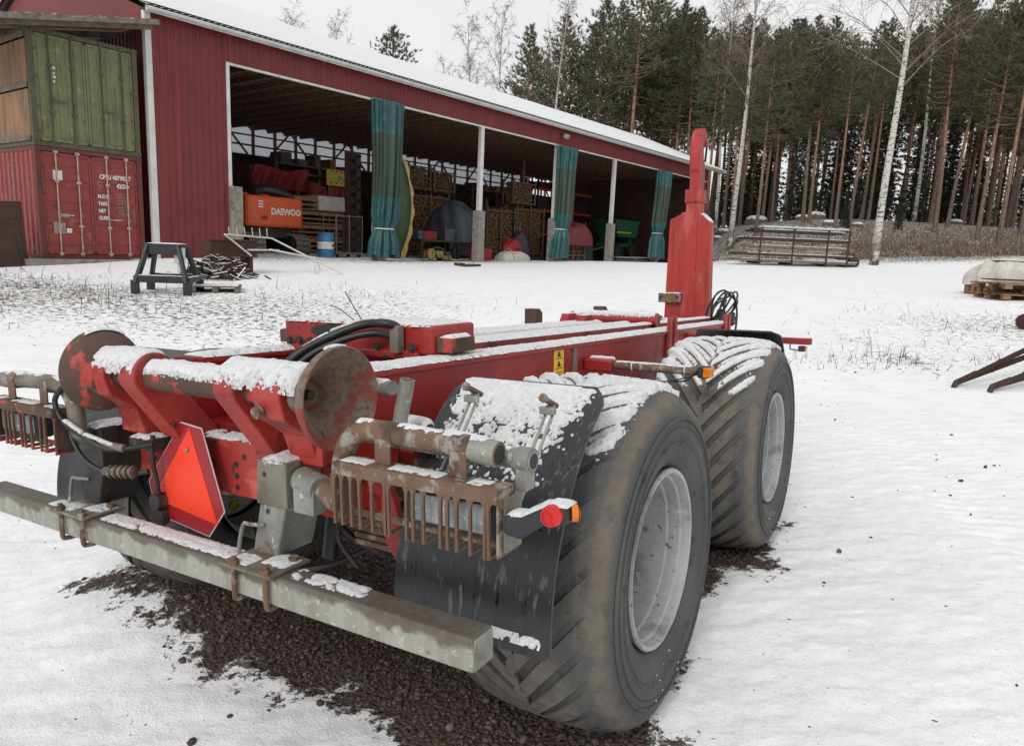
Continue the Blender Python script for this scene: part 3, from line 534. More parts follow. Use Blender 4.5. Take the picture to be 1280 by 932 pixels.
# ---- lamp guards
def guard(s, off):
    X = lambda a: s*a+off
    g_ = MB(); g_.tube([(X(.44), -.80, .935), (X(.53), -.83, .928), (X(.60), -.87, .925), (X(.645), -.895, .945), (X(.662), -.905, 1.0), (X(.672), -.905, 1.06), (X(.70), -.905, 1.115), (X(.755), -.905, 1.143), (X(.85), -.905, 1.147), (X(1.0), -.905, 1.141), (X(1.15), -.905, 1.134)], .028, 18, 5)
    if s < 0: g_ = MB(); g_.tube([(-.63, -.75, .93), (-.612, -.85, .94), (-.598, -.895, .97), (-.595, -.905, 1.03), (-.605, -.905, 1.09), (-.645, -.905, 1.135), (-.70, -.905, 1.145), (-.80, -.905, 1.147), (-.95, -.905, 1.14), (-1.10, -.905, 1.132)], .028, 18, 5)
    gt = g_.build('guard_tube', 'rust' if s > 0 else 'galv_dirty', tr, smooth=50)
    m_ = MB().cyl((X(1.151), -.905, 1.134), (X(1.147), -.905, 1.134), .022, 18); m_.build('tube_bore', 'ink', gt)
    ex('tube_sleeve', 'galvanised', [('cyl', (X(1.06), -.905, 1.1375), (X(1.149), -.905, 1.1338), .0305, 20)], gt, .002, 40)
    if s > 0: ex('socket', 'galvanised', [('cyl', (X(.40), -.80, .936), (X(.505), -.825, .929), .04, 20), ('box', (min(X(.42), X(.50)), -.855, .855), (max(X(.42), X(.50)), -.80, .93))], tr, .004, 40)
    for a, b in ((.73, .86), (.86, 1.0), (1.0, 1.12)): snow_tube(gt, (X(a), -.905, 1.145), (X(b), -.905, 1.138), .028, .010, 42, 0, .9)
    cage = ex('lamp_guard', 'rust' if s > 0 else 'rust_red', [('box', (min(X(.70), X(1.185)), -.975, 1.040), (max(X(.70), X(1.185)), -.968, 1.072)), ('box', (min(X(.70), X(1.185)), -.968, 1.066), (max(X(.70), X(1.185)), -.90, 1.072)), ('box', (min(X(1.18), X(1.186)), -.968, .915), (max(X(1.18), X(1.186)), -.90, 1.066)), ('box', (min(X(.70), X(.706)), -.968, .915), (max(X(.70), X(.706)), -.90, 1.066)), ('box', (min(X(.70), X(1.18)), -.91, .915), (max(X(.70), X(1.18)), -.905, .935))], tr, .002)
    bar = MB().box((-.0036, -.975, .912), (.0036, -.968, 1.041)).box((-.0036, -.968, .912), (.0036, -.908, .917)); bar.prism([(-.0045, 1.041), (.0045, 1.041), (.0105, 1.041), (.0045, 1.028), (-.0045, 1.028), (-.0105, 1.041)], 'y', -.974, -.969)
    bm = bar.mesh('guard_bar', 'rust' if s > 0 else 'rust_red')
    for k in range(16): link('guard_bar', bm, cage, loc=(X(.7085+k*.0313), 0, 0), rot=(0, R(rh.uniform(-1, 1)), 0))
    for a in (.83, 1.055): ex('hanger_strap', 'rust', [('box', (min(X(a-.024), X(a+.024)), -.935, 1.0725), (max(X(a-.024), X(a+.024)), -.928, 1.14)), ('cyl', (X(a-.025), -.905, 1.142), (X(a+.025), -.905, 1.141), .0315, 18)], cage, .002)
    for a, b in ((.705, .80), (.86, 1.02), (1.09, 1.15)): snow_strip(cage, (X(a), -.935, 1.072), (X(b), -.935, 1.072), .05, .008, .9)
    lp = ex('tail_lamp', 'black_rubber', [('box', (min(X(.90), X(1.16)), -.93, .935), (max(X(.90), X(1.16)), -.87, 1.035))], cage, .01)
    ex('lamp_lens', 'lamp_glass', [('box', (min(X(.915), X(1.145)), -.936, .95), (max(X(.915), X(1.145)), -.928, 1.02))], lp, .004)
    ex('lamp_backplate', 'galv_dirty', [('box', (min(X(1.187), X(1.195)), -.95, .925), (max(X(1.187), X(1.195)), -.88, 1.05))], cage, .002)
guard(1, 0); guard(-1, .08)
# rear tube carrying the fender struts
t2 = ex('fender_tube', 'galvanised', [('cyl', (.70, -.845, 1.118), (1.205, -.845, 1.112), .024, 18), ('cyl', (1.165, -.845, 1.1125), (1.202, -.845, 1.112), .031, 18), ('box', (1.17, -.87, 1.045), (1.20, -.83, 1.10))], tr, .002, 40)
ex('tube_bore', 'ink', [('cyl', (1.2053, -.845, 1.112), (1.20, -.845, 1.112), .0185, 16)], t2, 0)
snow_tube(t2, (.80, -.845, 1.117), (1.15, -.845, 1.1125), .024, .009, 40, 0, .9)
m = MB().tube([(.46, -.62, 1.20), (.56, -.66, 1.205), (.66, -.69, 1.215)], .021, 14, 4); bt = m.build('bent_tube', 'galvanised', tr, smooth=50)
b2 = MB().tube([(.722, -.70, 1.245), (.712, -.70, 1.20), (.694, -.70, 1.13), (.69, -.70, 1.06)], .0215, 14, 4).build('upright_tube', 'galvanised', tr, smooth=50)
snow_tube(bt, (.52, -.64, 1.203), (.64, -.685, 1.213), .021, .012, 45); ex('tube_bore', 'rust', [('cyl', (.7225, -.70, 1.2455), (.7222, -.70, 1.244), .018, 14)], b2, 0)
snow_tube(tr, (.62, -.60, 1.075), (.72, -.60, 1.075), .03, .03, 70); ex('tube_mount', 'red_paint', [('box', (.45, -.64, 1.03), (.74, -.57, 1.075))])
# ---- fenders (quarter shells behind the rear wheel, before the front wheel)
def fender(side, axle, back):
    fx0, fx1 = .665, 1.18; RF = .69; nu, nv = 44, 12; y0 = 0 if axle == 0 else 1.83; sg = -1 if back else 1
    t = np.concatenate([np.linspace(R(28), R(88), 30), np.linspace(R(90), R(94), 3)])      # angle from the top
    pts = [(sg*RF*math.sin(a), .59+RF*math.cos(a)) for a in t]; pts += [(sg*RF*.992, .56), ]
    pts = np.array(pts); n = len(pts); vx = np.linspace(fx0, fx1, nv)
    V = []; 
    for i in range(n):
        cr_ = .05*max(0, 1-i/3.)**1.5 if i < 4 else (.05*max(0, 1-(n-1-i)/2.) if i > n-4 else 0)     # rounded corners
        d = pts[min(i+1, n-1)]-pts[max(i-1, 0)]; d = d/np.linalg.norm(d); nrm = np.array((-d[1]*-sg, d[0]*-sg)); nrm = nrm*np.sign(nrm @ (pts[i]-np.array((0, .59))))
        for lay in (0, 1):
            for x in vx:
                xx = fx0+(x-fx0)/(fx1-fx0)*(fx1-fx0-2*cr_)+cr_; p = pts[i]+nrm*(.010 if lay else 0)
                lip = .008*max(0, 1-min(xx-fx0, fx1-xx)/.03)
                p = p+nrm*lip; V.append((side*xx, y0+p[0], p[1]))
    F = []; w = nv*2
    for i in range(n-1):
        for j in range(nv-1):
            a = i*w+j; F += [(a, a+1, a+w+1, a+w), (a+nv, a+nv+w, a+nv+w+1, a+nv+1)]
        for j in (0, nv-1): a = i*w+j; F.append((a, a+w, a+w+nv, a+nv) if j == 0 else (a, a+nv, a+w+nv, a+w))
    for i in (0, n-1): 
        for j in range(nv-1): a = i*w+j; F.append((a, a+nv, a+nv+1, a+1) if i == 0 else (a, a+1, a+nv+1, a+nv))
    o = MB().add(V, F).build('fender', 'fender_plastic', tr, smooth=35); return o
fr = fender(1, 0, True); fender(-1, 0, True); ff = fender(1, 1, False)
# clumpy snow on the rear fender
_t = np.linspace(R(29), R(96), 250); _x = np.linspace(.68, 1.165, 170); TT, XX = np.meshgrid(_t, _x, indexing='ij'); nn = np.stack([0*TT, -np.sin(TT), np.cos(TT)], -1)
PP = np.stack([XX, -.703*np.sin(TT), .59+.703*np.cos(TT)], -1)
cov = 1.02-(TT-R(29))/R(46)*1.0-.75*sstep(1.06, 1.18, XX)+.0*XX-.6*(1-sstep(.665, .72, XX)); nz = fbm(XX*20, TT*14, 2., 4)*1.1+.85*perlin(XX*75, TT*52, 4.)
T = np.clip(((cov-.5)*1.35+.5-.64+nz*.72)*.018, 0, .0055); T[0] = T[-1] = 0; T[:, 0] = T[:, -1] = 0; T = np.where(TT > R(80), 0, T); sheet('snow_cover', PP, nn, T, 'snow', fr)
_t = np.linspace(0, 1, 20); m_ = snow_strip(fr, (.69, -.703, .585), (1.15, -.703, .585), .03, .012, .95, .004, up=(0, -.75, .66))
# fender struts: slotted flat bars
for xa, za, xb, zb in ((.90, 1.20, .893, .99), (1.135, 1.19, 1.117, .95)):
    m = MB()
    for dx in (-.010, .010): m.bar((xa+dx, -.63, za), (xb+dx, -.80, zb), .007, .006, (0, 1, .4))
    for k in (0, .45, 1): m.bar((xa+(xb-xa)*k, -.63-.17*k, za+(zb-za)*k+.012), (xa+(xb-xa)*k, -.63-.17*k, za+(zb-za)*k-.012), .026, .007, (0, 1, .4))
    st = m.build('fender_strut', 'galvanised', tr, .001); MB().cyl((xa, -.60, za+.005), (xa, -.668, za+.035), .008, 10).cyl((xa, -.668, za+.035), (xa, -.676, za+.039), .012, 8).build('strut_bolt', 'rust', st)
    ex('strut_clamp', 'galvanised', [('box', (xa-.022, -.655, za-.010), (xa+.022, -.638, za+.010))], st, .004)
# ---- rubber marker lamp arm
m = MB(); m.prism([(1.195, .975), (1.195, 1.018), (1.24, 1.022), (1.305, 1.06), (1.345, 1.062), (1.35, 1.04), (1.345, 1.018), (1.305, 1.018), (1.235, .968)], 'y', -.965, -.915); ma = m.build('marker_arm', 'black_rubber', tr, .008)
l1 = ex('marker_lens', 'lens_red', [('lathe', [(-.986, .0005), (-.986, .008), (-.984, .0085), (-.984, .0145), (-.986, .015), (-.984, .020), (-.976, .0235), (-.963, .0235)], 28, 'y', (1.318, 0, 1.04))], ma, 0, 40)
l1.data.polygons.foreach_set('use_smooth', [True]*len(l1.data.polygons))
ex('marker_lens', 'lens_amber', [('cyl', (1.344, -.934, 1.04), (1.355, -.926, 1.04), .0185, 24), ('cyl', (1.355, -.926, 1.04), (1.3575, -.9235, 1.04), .0185, 24, .012)], ma, 0, 40)
snow_strip(ma, (1.20, -.94, 1.020), (1.245, -.94, 1.025), .045, .012); snow_strip(ma, (1.24, -.94, 1.024), (1.305, -.94, 1.061), .045, .013, up=(-.5, 0, .85)); snow_strip(ma, (1.30, -.94, 1.060), (1.35, -.94, 1.062), .045, .014)
# ---- side marker on its pole
pl = ex('side_marker_pole', 'rust', [('cyl', (.50, 1.06, 1.090), (1.02, 1.17, 1.072), .021, 16)], tr, 0, 40)
ex('pole_sleeve', 'red_paint', [('box', (.452, 1.02, 1.055), (.60, 1.11, 1.118))], pl, .01)
snow_tube(pl, (.47, 1.06, 1.113), (.60, 1.08, 1.11), .012, .014, 60); snow_tube(pl, (.60, 1.082, 1.087), (.96, 1.157, 1.075), .021, .008, 38, 0, .85)
lb = ex('side_marker_lamp', 'black_rubber', [('box', (1.0, 1.13, 1.045), (1.055, 1.19, 1.10))], tr, .006); ex('marker_lens', 'lens_amber', [('box', (1.03, 1.118, 1.05), (1.068, 1.178, 1.097))], lb, .005)
MB().tube([(.60, 1.05, 1.07), (.70, 1.06, 1.03), (.85, 1.10, 1.02), (1.0, 1.14, 1.06)], .004, 6).tube([(.86, 1.12, 1.02), (.95, 1.13, 1.03), (1.0, 1.13, 1.08)], .004, 6).build('lamp_cable', 'hose', tr)
for x in (.68, .93): ex('cable_tie', 'tri_edge', [('cyl', (x, 1.098 if x < .8 else 1.151, 1.083 if x < .8 else 1.075), (x+.006, 1.099 if x < .8 else 1.152, 1.083 if x < .8 else 1.075), .0235, 14)], pl, 0)
# ---- front marker arm
fa = ex('front_marker_arm', 'red_paint', [('box', (.45, 2.72, 1.085), (1.275, 2.78, 1.125))], bevel=.004); ex('front_marker_lamp', 'dark_steel', [('box', (1.20, 2.71, 1.04), (1.24, 2.76, 1.075)), ('box', (1.14, 2.74, 1.05), (1.148, 2.75, 1.085)), ('bar', (1.144, 2.745, 1.05), (1.2, 2.745, 1.045), .008, .008)], fa, .003)
ex('marker_lens', 'lens_amber', [('box', (1.24, 2.715, 1.045), (1.25, 2.755, 1.07))], fa, .002)
# ---- axles, springs and odds below the frame
for y in (0, 1.83):
    ex('axle', 'dark_steel', [('box', (-1.0, y-.06, .53), (1.0, y+.06, .65))], bevel=.01)
    for s in (1, -1): ex('spring_pack', 'rust', [('box', (s*.42-.045, y-.45, .66+k*.02), (s*.42+.045, y+.45, .676+k*.02)) for k in range(6)], bevel=.003)
ex('spring_hanger', 'red_faded', [('prism', [(.425, .97), (.53, .97), (.64, .66), (.595, .635), (.545, .70), (.50, .83), (.425, .83)], 'y', -.60, -.57), ('prism', [(.45, .95), (.50, .95), (.50, .70), (.47, .68)], 'y', -.42, -.40)], bevel=.004)
ex('spring_end', 'rust', [('box', (.38, -.57, .66+k*.024), (.565, -.38, .679+k*.024)) for k in range(4)], bevel=.003)
ex('bump_stop', 'red_paint', [('box', (.40, -.60, .80), (.53, -.56, .86))], bevel=.003)
MB().tube([(.30, -.56, .86), (.295, -.57, .76), (.288, -.58, .66), (.285, -.59, .60)], .026, 16, 4).build('drain_pipe', 'hose', tr, smooth=50)
MB().tube([(.30, -.55, .95), (.34, -.57, .85), (.31, -.58, .75), (.35, -.56, .68), (.42, -.5, .62)], .012, 8).tube([(.47, -.62, .90), (.40, -.63, .80), (.38, -.64, .70), (.42, -.6, .6)], .008, 8).tube([(-.2, -.5, .62), (0, -.6, .52), (.2, -.55, .53), (.35, -.4, .6)], .010, 8).build('air_hose', 'hose', tr, smooth=50)
ex('light_label', 'sticker', [('box', (.545, -.642, 1.00), (.575, -.6405, 1.05))], tr, 0); ex('fender_stay', 'red_paint', [('box', (.46, -.64, .93), (.60, -.60, 1.068))])
ex('drawbar', 'red_paint', [('bar', (-.38, 3.7, .98), (-.06, 5.6, .75), .11, .16), ('bar', (.38, 3.7, .98), (.06, 5.6, .75), .11, .16), ('box', (-.42, 3.8, .9), (.42, 3.92, 1.06))])
ex('tow_eye', 'dark_steel', [('lathe', [(.70, .05), (.70, .09), (.78, .09), (.78, .05)], 24, 'z', (0, 5.72, 0), True)], tr, 0, 40)
ex('parking_leg', 'dark_steel', [('box', (.16, 4.9, .12), (.26, 5.0, .95)), ('box', (.09, 4.83, .03), (.33, 5.07, .12))])
# cables round the left post
m = MB(); m.tube([(-.60, -.93, 1.16), (-.64, -.95, 1.10), (-.60, -.95, 1.03), (-.52, -.93, .985), (-.45, -.91, .95), (-.40, -.88, .94), (-.33, -.80, .95)], .0095, 8); m.tube([(-.66, -.90, 1.05), (-.62, -.92, .98), (-.55, -.92, .90), (-.48, -.90, .86), (-.42, -.87, .845), (-.33, -.82, .86)], .0095, 8)
m.tube([(-.34, -.79, .98), (-.335, -.80, .90), (-.33, -.79, .80), (-.34, -.78, .73)], .008, 8); cb_ = m.build('brake_hose', 'hose', tr, smooth=60)
snow_tube(cb_, (-.60, -.95, 1.03), (-.52, -.93, .985), .010, .010, 60); snow_tube(cb_, (-.52, -.93, .985), (-.40, -.88, .94), .010, .010, 60)
cpl = ex('hose_coupling', 'galv_dirty', [('cyl', (-.47, -.905, .955), (-.38, -.87, .945), .014, 12), ('cyl', (-.46, -.90, .86), (-.36, -.85, .86), .016, 12)] + [('cyl', (-.44+k*.018, -.89+k*.0085, .86), (-.434+k*.018, -.887+k*.0085, .86), .023, 12) for k in range(5)], tr, .001, 40)
ex('coupling_holder', 'dark_steel', [('box', (-.47, -.80, .92), (-.33, -.72, .965))]); snow_strip(tr, (-.46, -.76, .966), (-.34, -.76, .966), .08, .022)
ex('glad_hand', 'dark_steel', [('cyl', (-.345, -.80, .74), (-.345, -.76, .74), .03, 12), ('cyl', (-.35, -.79, .68), (-.35, -.76, .68), .035, 12)], tr, .003, 40)
# ---- wheels
def tyre_mesh():
    Ro = .585; prof = [(.13, .284), (.20, .286), (.255, .296), (.290, .335), (.312, .40), (.318, .45), (.312, .50), (.296, .538), (.27, .560), (.235, .571), (.16, .578), (.08, .581), (0, .582)]
    prof = prof+[(-a, r) for a, r in prof[-2::-1]]; n = 120
    m = MB().lathe(prof, n, 'x')
    def surf(a):                                                # radius of the carcass at lateral offset a
        xs = [0, .08, .16, .235, .27, .296, .312]; rs_ = [.582, .581, .578, .571, .560, .538, .50]; return float(np.interp(abs(a), xs, rs_))
    NL = 30
    for sd_ in (1, -1):
        for k in range(NL):
            base = 2*math.pi*(k+(.5 if sd_ < 0 else 0))/NL; pr = []
            for j in range(8):
                a = (-.015+j*.045); a = min(a, .306); sweep = .62*(a/.30)**.9 if a > 0 else .0
                hw = .034+.008*(j/7); h = (.016, .016, .016, .015, .013, .009, .003, -.003)[j]; rr = surf(a)
                for da, hh in ((-hw*1.18, -.006), (-hw, h), (hw, h), (hw*1.18, -.006)):
                    t = base+sd_*0+sweep+da/rr*1.; r_ = rr+hh; pr.append((sd_*a, r_*math.sin(t), r_*math.cos(t)))
            f = []
            for j in range(7):
                for c in range(3): f.append((j*4+c, j*4+c+1, j*4+5+c, j*4+4+c))
            f += [(3, 2, 1, 0), (28, 29, 30, 31)]
            m.add(pr, f)
    # raised sidewall lettering bars and ring
    for s in (1, -1):
        m.lathe([(s*.3165, .478), (s*.3225, .481), (s*.3225, .486), (s*.3155, .489)], n, 'x')
        m.lathe([(s*.283, .338), (s*.290, .3395), (s*.293, .345)], n, 'x')
    for s in (1, -1):
        for rr_ in (.405, .42, .455): m.lathe([(s*.3125, rr_-.003), (s*(.3165 if rr_ < .43 else .3215), rr_), (s*.3125, rr_+.003)], n, 'x')
    m.v = [(x*.93, y*.982, z*.982) for x, y, z in m.v]
    me = m.mesh('tyre', 'tyre_rubber', 42)
    co = np.zeros(len(me.vertices)*3); me.vertices.foreach_get('co', co); co = co.reshape(-1, 3); r = np.hypot(co[:, 1], co[:, 2])
    mud_groove_shade = sstep(.5735, .5815, r)*(.55+.7*fbm(co[:, 0]*5, co[:, 1]*5, co[:, 2]*5))+np.exp(-((r-.536)/.022)**2)*(np.abs(co[:, 0]) > .22)*(.75+.5*fbm(co[:, 0]*4, co[:, 1]*4, co[:, 2]*4, 3)); a = me.attributes.new('mud_groove_shade', 'FLOAT', 'POINT'); a.data.foreach_set('value', np.clip(mud_groove_shade, 0, 1).astype(np.float32)); return me  # mud on lugs and shoulder; left off grooves to paint their shade dark
tm = tyre_mesh()
rp = [(.262, .312), (.284, .320), (.292, .315), (.290, .302), (.275, .296), (.262, .294), (.255, .286), (.235, .283), (.215, .283), (.208, .276), (.17, .272), (.12, .262), (.06, .258), (.03, .256), (.022, .245), (.026, .20), (.045, .15), (.05, .12), (.045, .115), (.045, .0005)]
rp = [(a, r*.952 if r > .2 else r) for a, r in rp]
rmesh = MB().lathe(rp, 96, 'x').lathe([(-.28, .297), (-.27, .286), (-.17, .257), (.0, .247)], 64, 'x').mesh('rim', 'rim_paint', 35)
hubm = MB().lathe([(.04, .115), (.10, .11), (.125, .09), (.13, .0005)], 32, 'x'); 
for k in range(10): t = k*.6283; hubm.cyl((.03, .145*math.cos(t), .145*math.sin(t)), (.075, .145*math.cos(t), .145*math.sin(t)), .014, 6)
hubm = hubm.mesh('hub', 'dark_steel', 40)
vh = MB().cyl((.0225, 0, 0), (.032, 0, 0), .026, 20).mesh('hand_hole', 'yellow_dirty', 40)
WH = {}; TYR = {}
for wxx, wyy in ((.95, 0), (.95, 1.83), (-.95, 0), (-.95, 1.83)):
    s = 1 if wxx > 0 else -1
    w = link('wheel', rmesh, tr, loc=(wxx, wyy, .59), rot=(R(37*wyy+15), 0, 0 if s > 0 else math.pi))
    ty_ = link('tyre', tm, w, loc=(.018, 0, 0)); link('hub', hubm, w); [link('hand_hole', vh, w, loc=(0, .20*math.cos(t), .20*math.sin(t))) for t in (.6, 1.9, 3.2, 4.4, 5.6)]; WH[(s, wyy > 1)] = w; TYR[(s, wyy > 1)] = ty_
# snow resting on the tyre tops: a blanket that bridges the lug grooves, torn over the shoulders
def tyre_snow(wy, seed, a0, a1, thick, sparse):
    A, T_ = np.meshgrid(np.linspace(R(a0), R(a1), 230), np.linspace(-.305, .312, 120), indexing='ij')
    xs = [0, .08, .16, .235, .27, .296, .312]; rs_ = [.582, .581, .578, .571, .560, .538, .50]; rad = .982*np.interp(np.abs(T_), xs, rs_)
    N = np.stack([.55*(np.clip(np.abs(T_)-.2, 0, 1)/.1)**1.5*np.sign(T_), np.sin(A), np.cos(A)], -1); N /= np.linalg.norm(N, axis=-1)[..., None]
    P = np.stack([.968+T_*.93, wy+rad*np.sin(A), .59+rad*np.cos(A)], -1)
    NL = 30; swp = .62*(np.clip(np.abs(T_), 0, .3)/.30)**.9; w_ = WH[(1, wy > 1)].rotation_euler[0]
    ph = (A+0-swp+w_)*NL/(2*math.pi)-np.where(T_ < 0, .5, 0); lug = np.cos(2*math.pi*ph)        # 1 = on a lug
    steep = np.abs(A); fade = sstep(R(72), R(26), steep) if False else 1-sstep(R(22), R(70), steep)
    sh_ = 1-sstep(.20, .30, T_)*.9
    n1 = fbm(T_*9, A*6, seed, 4); n2 = perlin(T_*60, A*36, seed+3)
    T = thick*.42*(fade*sh_*1.25-.22+.40*n1+.30*n2+.2*perlin(T_*120, A*70, seed+8))+.0150*np.clip(lug*1.6, -.45, 1)*(fade > .15)
    T = np.where((lug > -.05) & (fade*sh_+.4*n1 < sparse), 0, T); T = np.where(fade+.25*n1 < .15, 0, T)
    T[0] = T[-1] = 0; T[:, 0] = T[:, -1] = 0
    T = np.clip(T, 0, .05); T[T < .003] = 0
    sheet('snow_cover', P, N, T, 'snow', TYR[(1, wy > 1)]).matrix_parent_inverse = (Matrix.Translation((.968, wy, .59)) @ Matrix.Rotation(w_, 4, 'X')).inverted()
tyre_snow(0, 1.3, -58, 60, .034, .62); tyre_snow(1.83, 6.1, -75, 60, .030, .40)
# thin snow in the rim bottoms
for wy in (0, 1.83):
    A, T_ = np.meshgrid(np.linspace(R(-38), R(38), 110), np.linspace(.06, .262, 40), indexing='ij'); rad = np.interp(T_, [.06, .12, .17, .235, .25, .268], [.258, .262, .272, .281, .283, .292])
    P = np.stack([.95+T_, wy+rad*np.sin(A), .59-rad*np.cos(A)], -1); N = np.stack([0*A, -np.sin(A), np.cos(A)], -1)
    T = .008*(1-sstep(R(8), R(28), np.abs(A)))-.005+.008*fbm(A*14, T_*30, wy+2.)+.004*perlin(A*40, T_*90, 4.); T[0] = T[-1] = 0; T[:, 0] = T[:, -1] = 0; T[T < .001] = 0
    o = sheet('snow_cover', P, N, T, 'snow', WH[(1, wy > 1)])
    if o: o.matrix_parent_inverse = (Matrix.Translation((.95, wy, .59)) @ Matrix.Rotation(WH[(1, wy > 1)].rotation_euler[0], 4, 'X')).inverted()
    for k in range(2):
        a_ = (.06, .36)[k]; rr = .47
        A, T_ = np.meshgrid(np.linspace(R(-20), R(16), 60), np.linspace(.345, .475, 50), indexing='ij'); P = np.stack([.95+np.interp(T_, [.345, .40, .45, .48], [.2935, .3135, .3195, .3235]), wy+T_*np.sin(A), .59-T_*np.cos(A)], -1); N = np.stack([.9+0*A, -.3*np.sin(A), .35+0*A], -1)
        T = np.clip(.012*(fbm(A*20, T_*60, wy+7.+k)+.6*perlin(A*80, T_*150, wy)-.62), 0, .003); T[0] = T[-1] = 0; T[:, 0] = T[:, -1] = 0
    o = sheet('snow_cover', P, N, T, 'snow', WH[(1, wy > 1)])
    if o: o.matrix_parent_inverse = (Matrix.Translation((.95, wy, .59)) @ Matrix.Rotation(WH[(1, wy > 1)].rotation_euler[0], 4, 'X')).inverted()
# ================================================================== machine hall (local x along the front, y inwards, z up)
HP = (-9.759, 19.0, 0); HR = R(53.5); he = np.array((.59482, .80386)); hn = np.array((-.80386, .59482))
def h2w(s, d, z=0): p = np.array(HP[:2])+he*s+hn*d; return (float(p[0]), float(p[1]), z)
pm('hall_red', lin((110, 29, 31)), lin((100, 25, 28)), 1.2, .5, 0, [(lin((80, 22, 25)), 2.5, .55, .75, .6, (1, 1, .2)), (lin((128, 46, 46)), 1.6, .50, .78, .6, (2, 2, .08)), (lin((118, 50, 48)), 9, .68, .76, .6)], .05, 20, .01)
pm('hall_white', lin((206, 206, 202)), lin((188, 188, 184)), 3, .55, 0, [(lin((150, 146, 138)), 4, .6, .78, .7)])
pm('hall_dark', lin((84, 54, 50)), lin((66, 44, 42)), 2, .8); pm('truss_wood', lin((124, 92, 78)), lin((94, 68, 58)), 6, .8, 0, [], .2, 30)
pm('concrete', lin((142, 136, 126)), lin((120, 114, 106)), 6, .85, 0, [(lin((92, 86, 80)), 3, .52, .7), (lin((162, 156, 148)), 22, .6, .7)], .25, 40)
pm('hall_floor', lin((84, 76, 70)), lin((62, 56, 52)), 2, .9, 0, [(lin((110, 104, 98)), 6, .6, .75)], .3, 30)
def pane_mat():
    t = NT('milky_pane'); tr_ = t.new('BsdfTranslucent'); tr_.inputs[0].default_value = (.75, .77, .79, 1); mx_ = t.new('MixShader'); mx_.inputs[0].default_value = .25
    o = t.n['Material Output']; t.l.new(tr_.outputs[0], mx_.inputs[1]); t.l.new(t.b.outputs[0], mx_.inputs[2]); t.b.inputs['Base Color'].default_value = (.7, .72, .74, 1); t.l.new(mx_.outputs[0], o.inputs[0])
pane_mat()
hall = thing('machine_hall', 'long red corrugated machine hall with open bays and snowy roof', 'building', HP, HR)
def corr(a0, a1, z0, z1, fixed, axis='x', per=.2, dep=.022, flip=1):
    """trapezoid-ribbed sheet running along axis"""
    m = MB(); n = int(round((a1-a0)/per)); prof = []
    for i in range(n):
        b = a0+i*per
        for t, o in ((0, 0), (.30*per, 0), (.42*per, 1), (.88*per, 1), (.999*per, 0)): prof.append((b+t, o*dep*flip))
    V = []; 
    for a, o in prof:
        for z in (z0, z1): V.append((a, fixed-o, z) if axis == 'x' else (fixed-o, a, z))
    F = [(2*i, 2*i+2, 2*i+3, 2*i+1) for i in range(len(prof)-1)]; return m.add(V, F)
GB = .80
corr(.30, 2.45, GB-.2, 7.02, 0).build('wall_panel', 'hall_red', hall)
corr(2.45, 37.25, 6.23, 7.02, 0).build('fascia_panel', 'hall_red', hall)
corr(0, 12, .6, 7.02, .30, 'y', .2, .022, 1).build('gable_panel', 'hall_red', hall)
MB().prism([(0, 7.02), (6, 9.35), (12, 7.02)], 'x', .30, .33).build('gable_top', 'hall_red', hall)
MB().prism([(0, 6.23), (0, 7.02), (6, 9.35), (12, 7.02), (12, .6), (11.8, .6), (11.8, 6.23)], 'x', 37.25, 37.3).build('gable_panel', 'hall_red', hall)
MB().box((37.26, 1.6, .6), (37.30, 12, 6.23)).build('gable_panel', 'hall_red', hall)
MB().box((36.3, -.02, .6), (37.3, .03, 6.3)).build('wall_panel', 'hall_red', hall)
def hbox(name, mat, a, b, parent=hall, bevel=.01): return MB().box(a, b).build(name, mat, parent, bevel)
hbox('corner_trim', 'hall_white', (.20, -.06, .75), (.36, .10, 7.0)); hbox('door_trim', 'hall_white', (2.42, -.06, 2.85), (2.52, .12, 6.24)); hbox('fascia_trim', 'hall_white', (2.42, -.05, 6.17), (37.2, .03, 6.235))
for k in range(7):
    s = 2.55+.05 if k == 0 else 2.7+5.5*k; z0 = float(gz0(*h2w(s, 0)[:2]))-.1
    hbox('post_plinth', 'concrete', (s-.19, -.16, z0), (s+.19, .22, 2.9), bevel=.03)
    if k: hbox('steel_post', 'hall_white', (s-.10, -.045, 2.9), (s+.10, .12, 6.2))
# roof: sheet, snow blanket, gutter
RA = math.atan2(9.55-7.06, 6.35)
def roof_side(sg):
    def P(s, d): y = -.40+d*math.cos(RA); y = y if sg > 0 else 12-y; return (s, y, 7.04+d*math.sin(RA))
    dm = 6.4/math.cos(RA); m = MB(); per = .18; n = int((39.3-.1)/per); V = []; F = []
    for i in range(n*2+1):
        s = .1+i*per/2; o = .03 if i % 2 else 0
        for d in (0, dm): x, y, z = P(s, d); V.append((x, y, z+o))
    for i in range(n*2): F.append((2*i, 2*i+2, 2*i+3, 2*i+1))
    m.add(V, F); return m.build('roof_sheet', 'hall_white' if sg > 0 else 'hall_dark', hall)
rf = roof_side(1); roof_side(-1)
_s, _d = np.meshgrid(np.linspace(.1, 39.3, 440), np.linspace(.03, 6.75, 40), indexing='ij')
P_ = np.stack([_s, -.40+_d*math.cos(RA), 7.075+_d*math.sin(RA)], -1); N_ = np.broadcast_to(np.array((0, -math.sin(RA), math.cos(RA))), P_.shape)
T_ = .075+.02*fbm(_s*.6, _d*.6, 3.)+.015*fbm(_s*3, _d*3, 5.); T_[0] = T_[-1] = 0; T_[:, 0] = .02; sheet('roof_snow', P_, N_, T_, 'snow', hall)
P2 = P_.copy(); P2[..., 1] = 12-P2[..., 1]; N2 = np.array(N_); N2[..., 1] *= -1; sheet('roof_snow', P2, N2, T_, 'snow', hall)
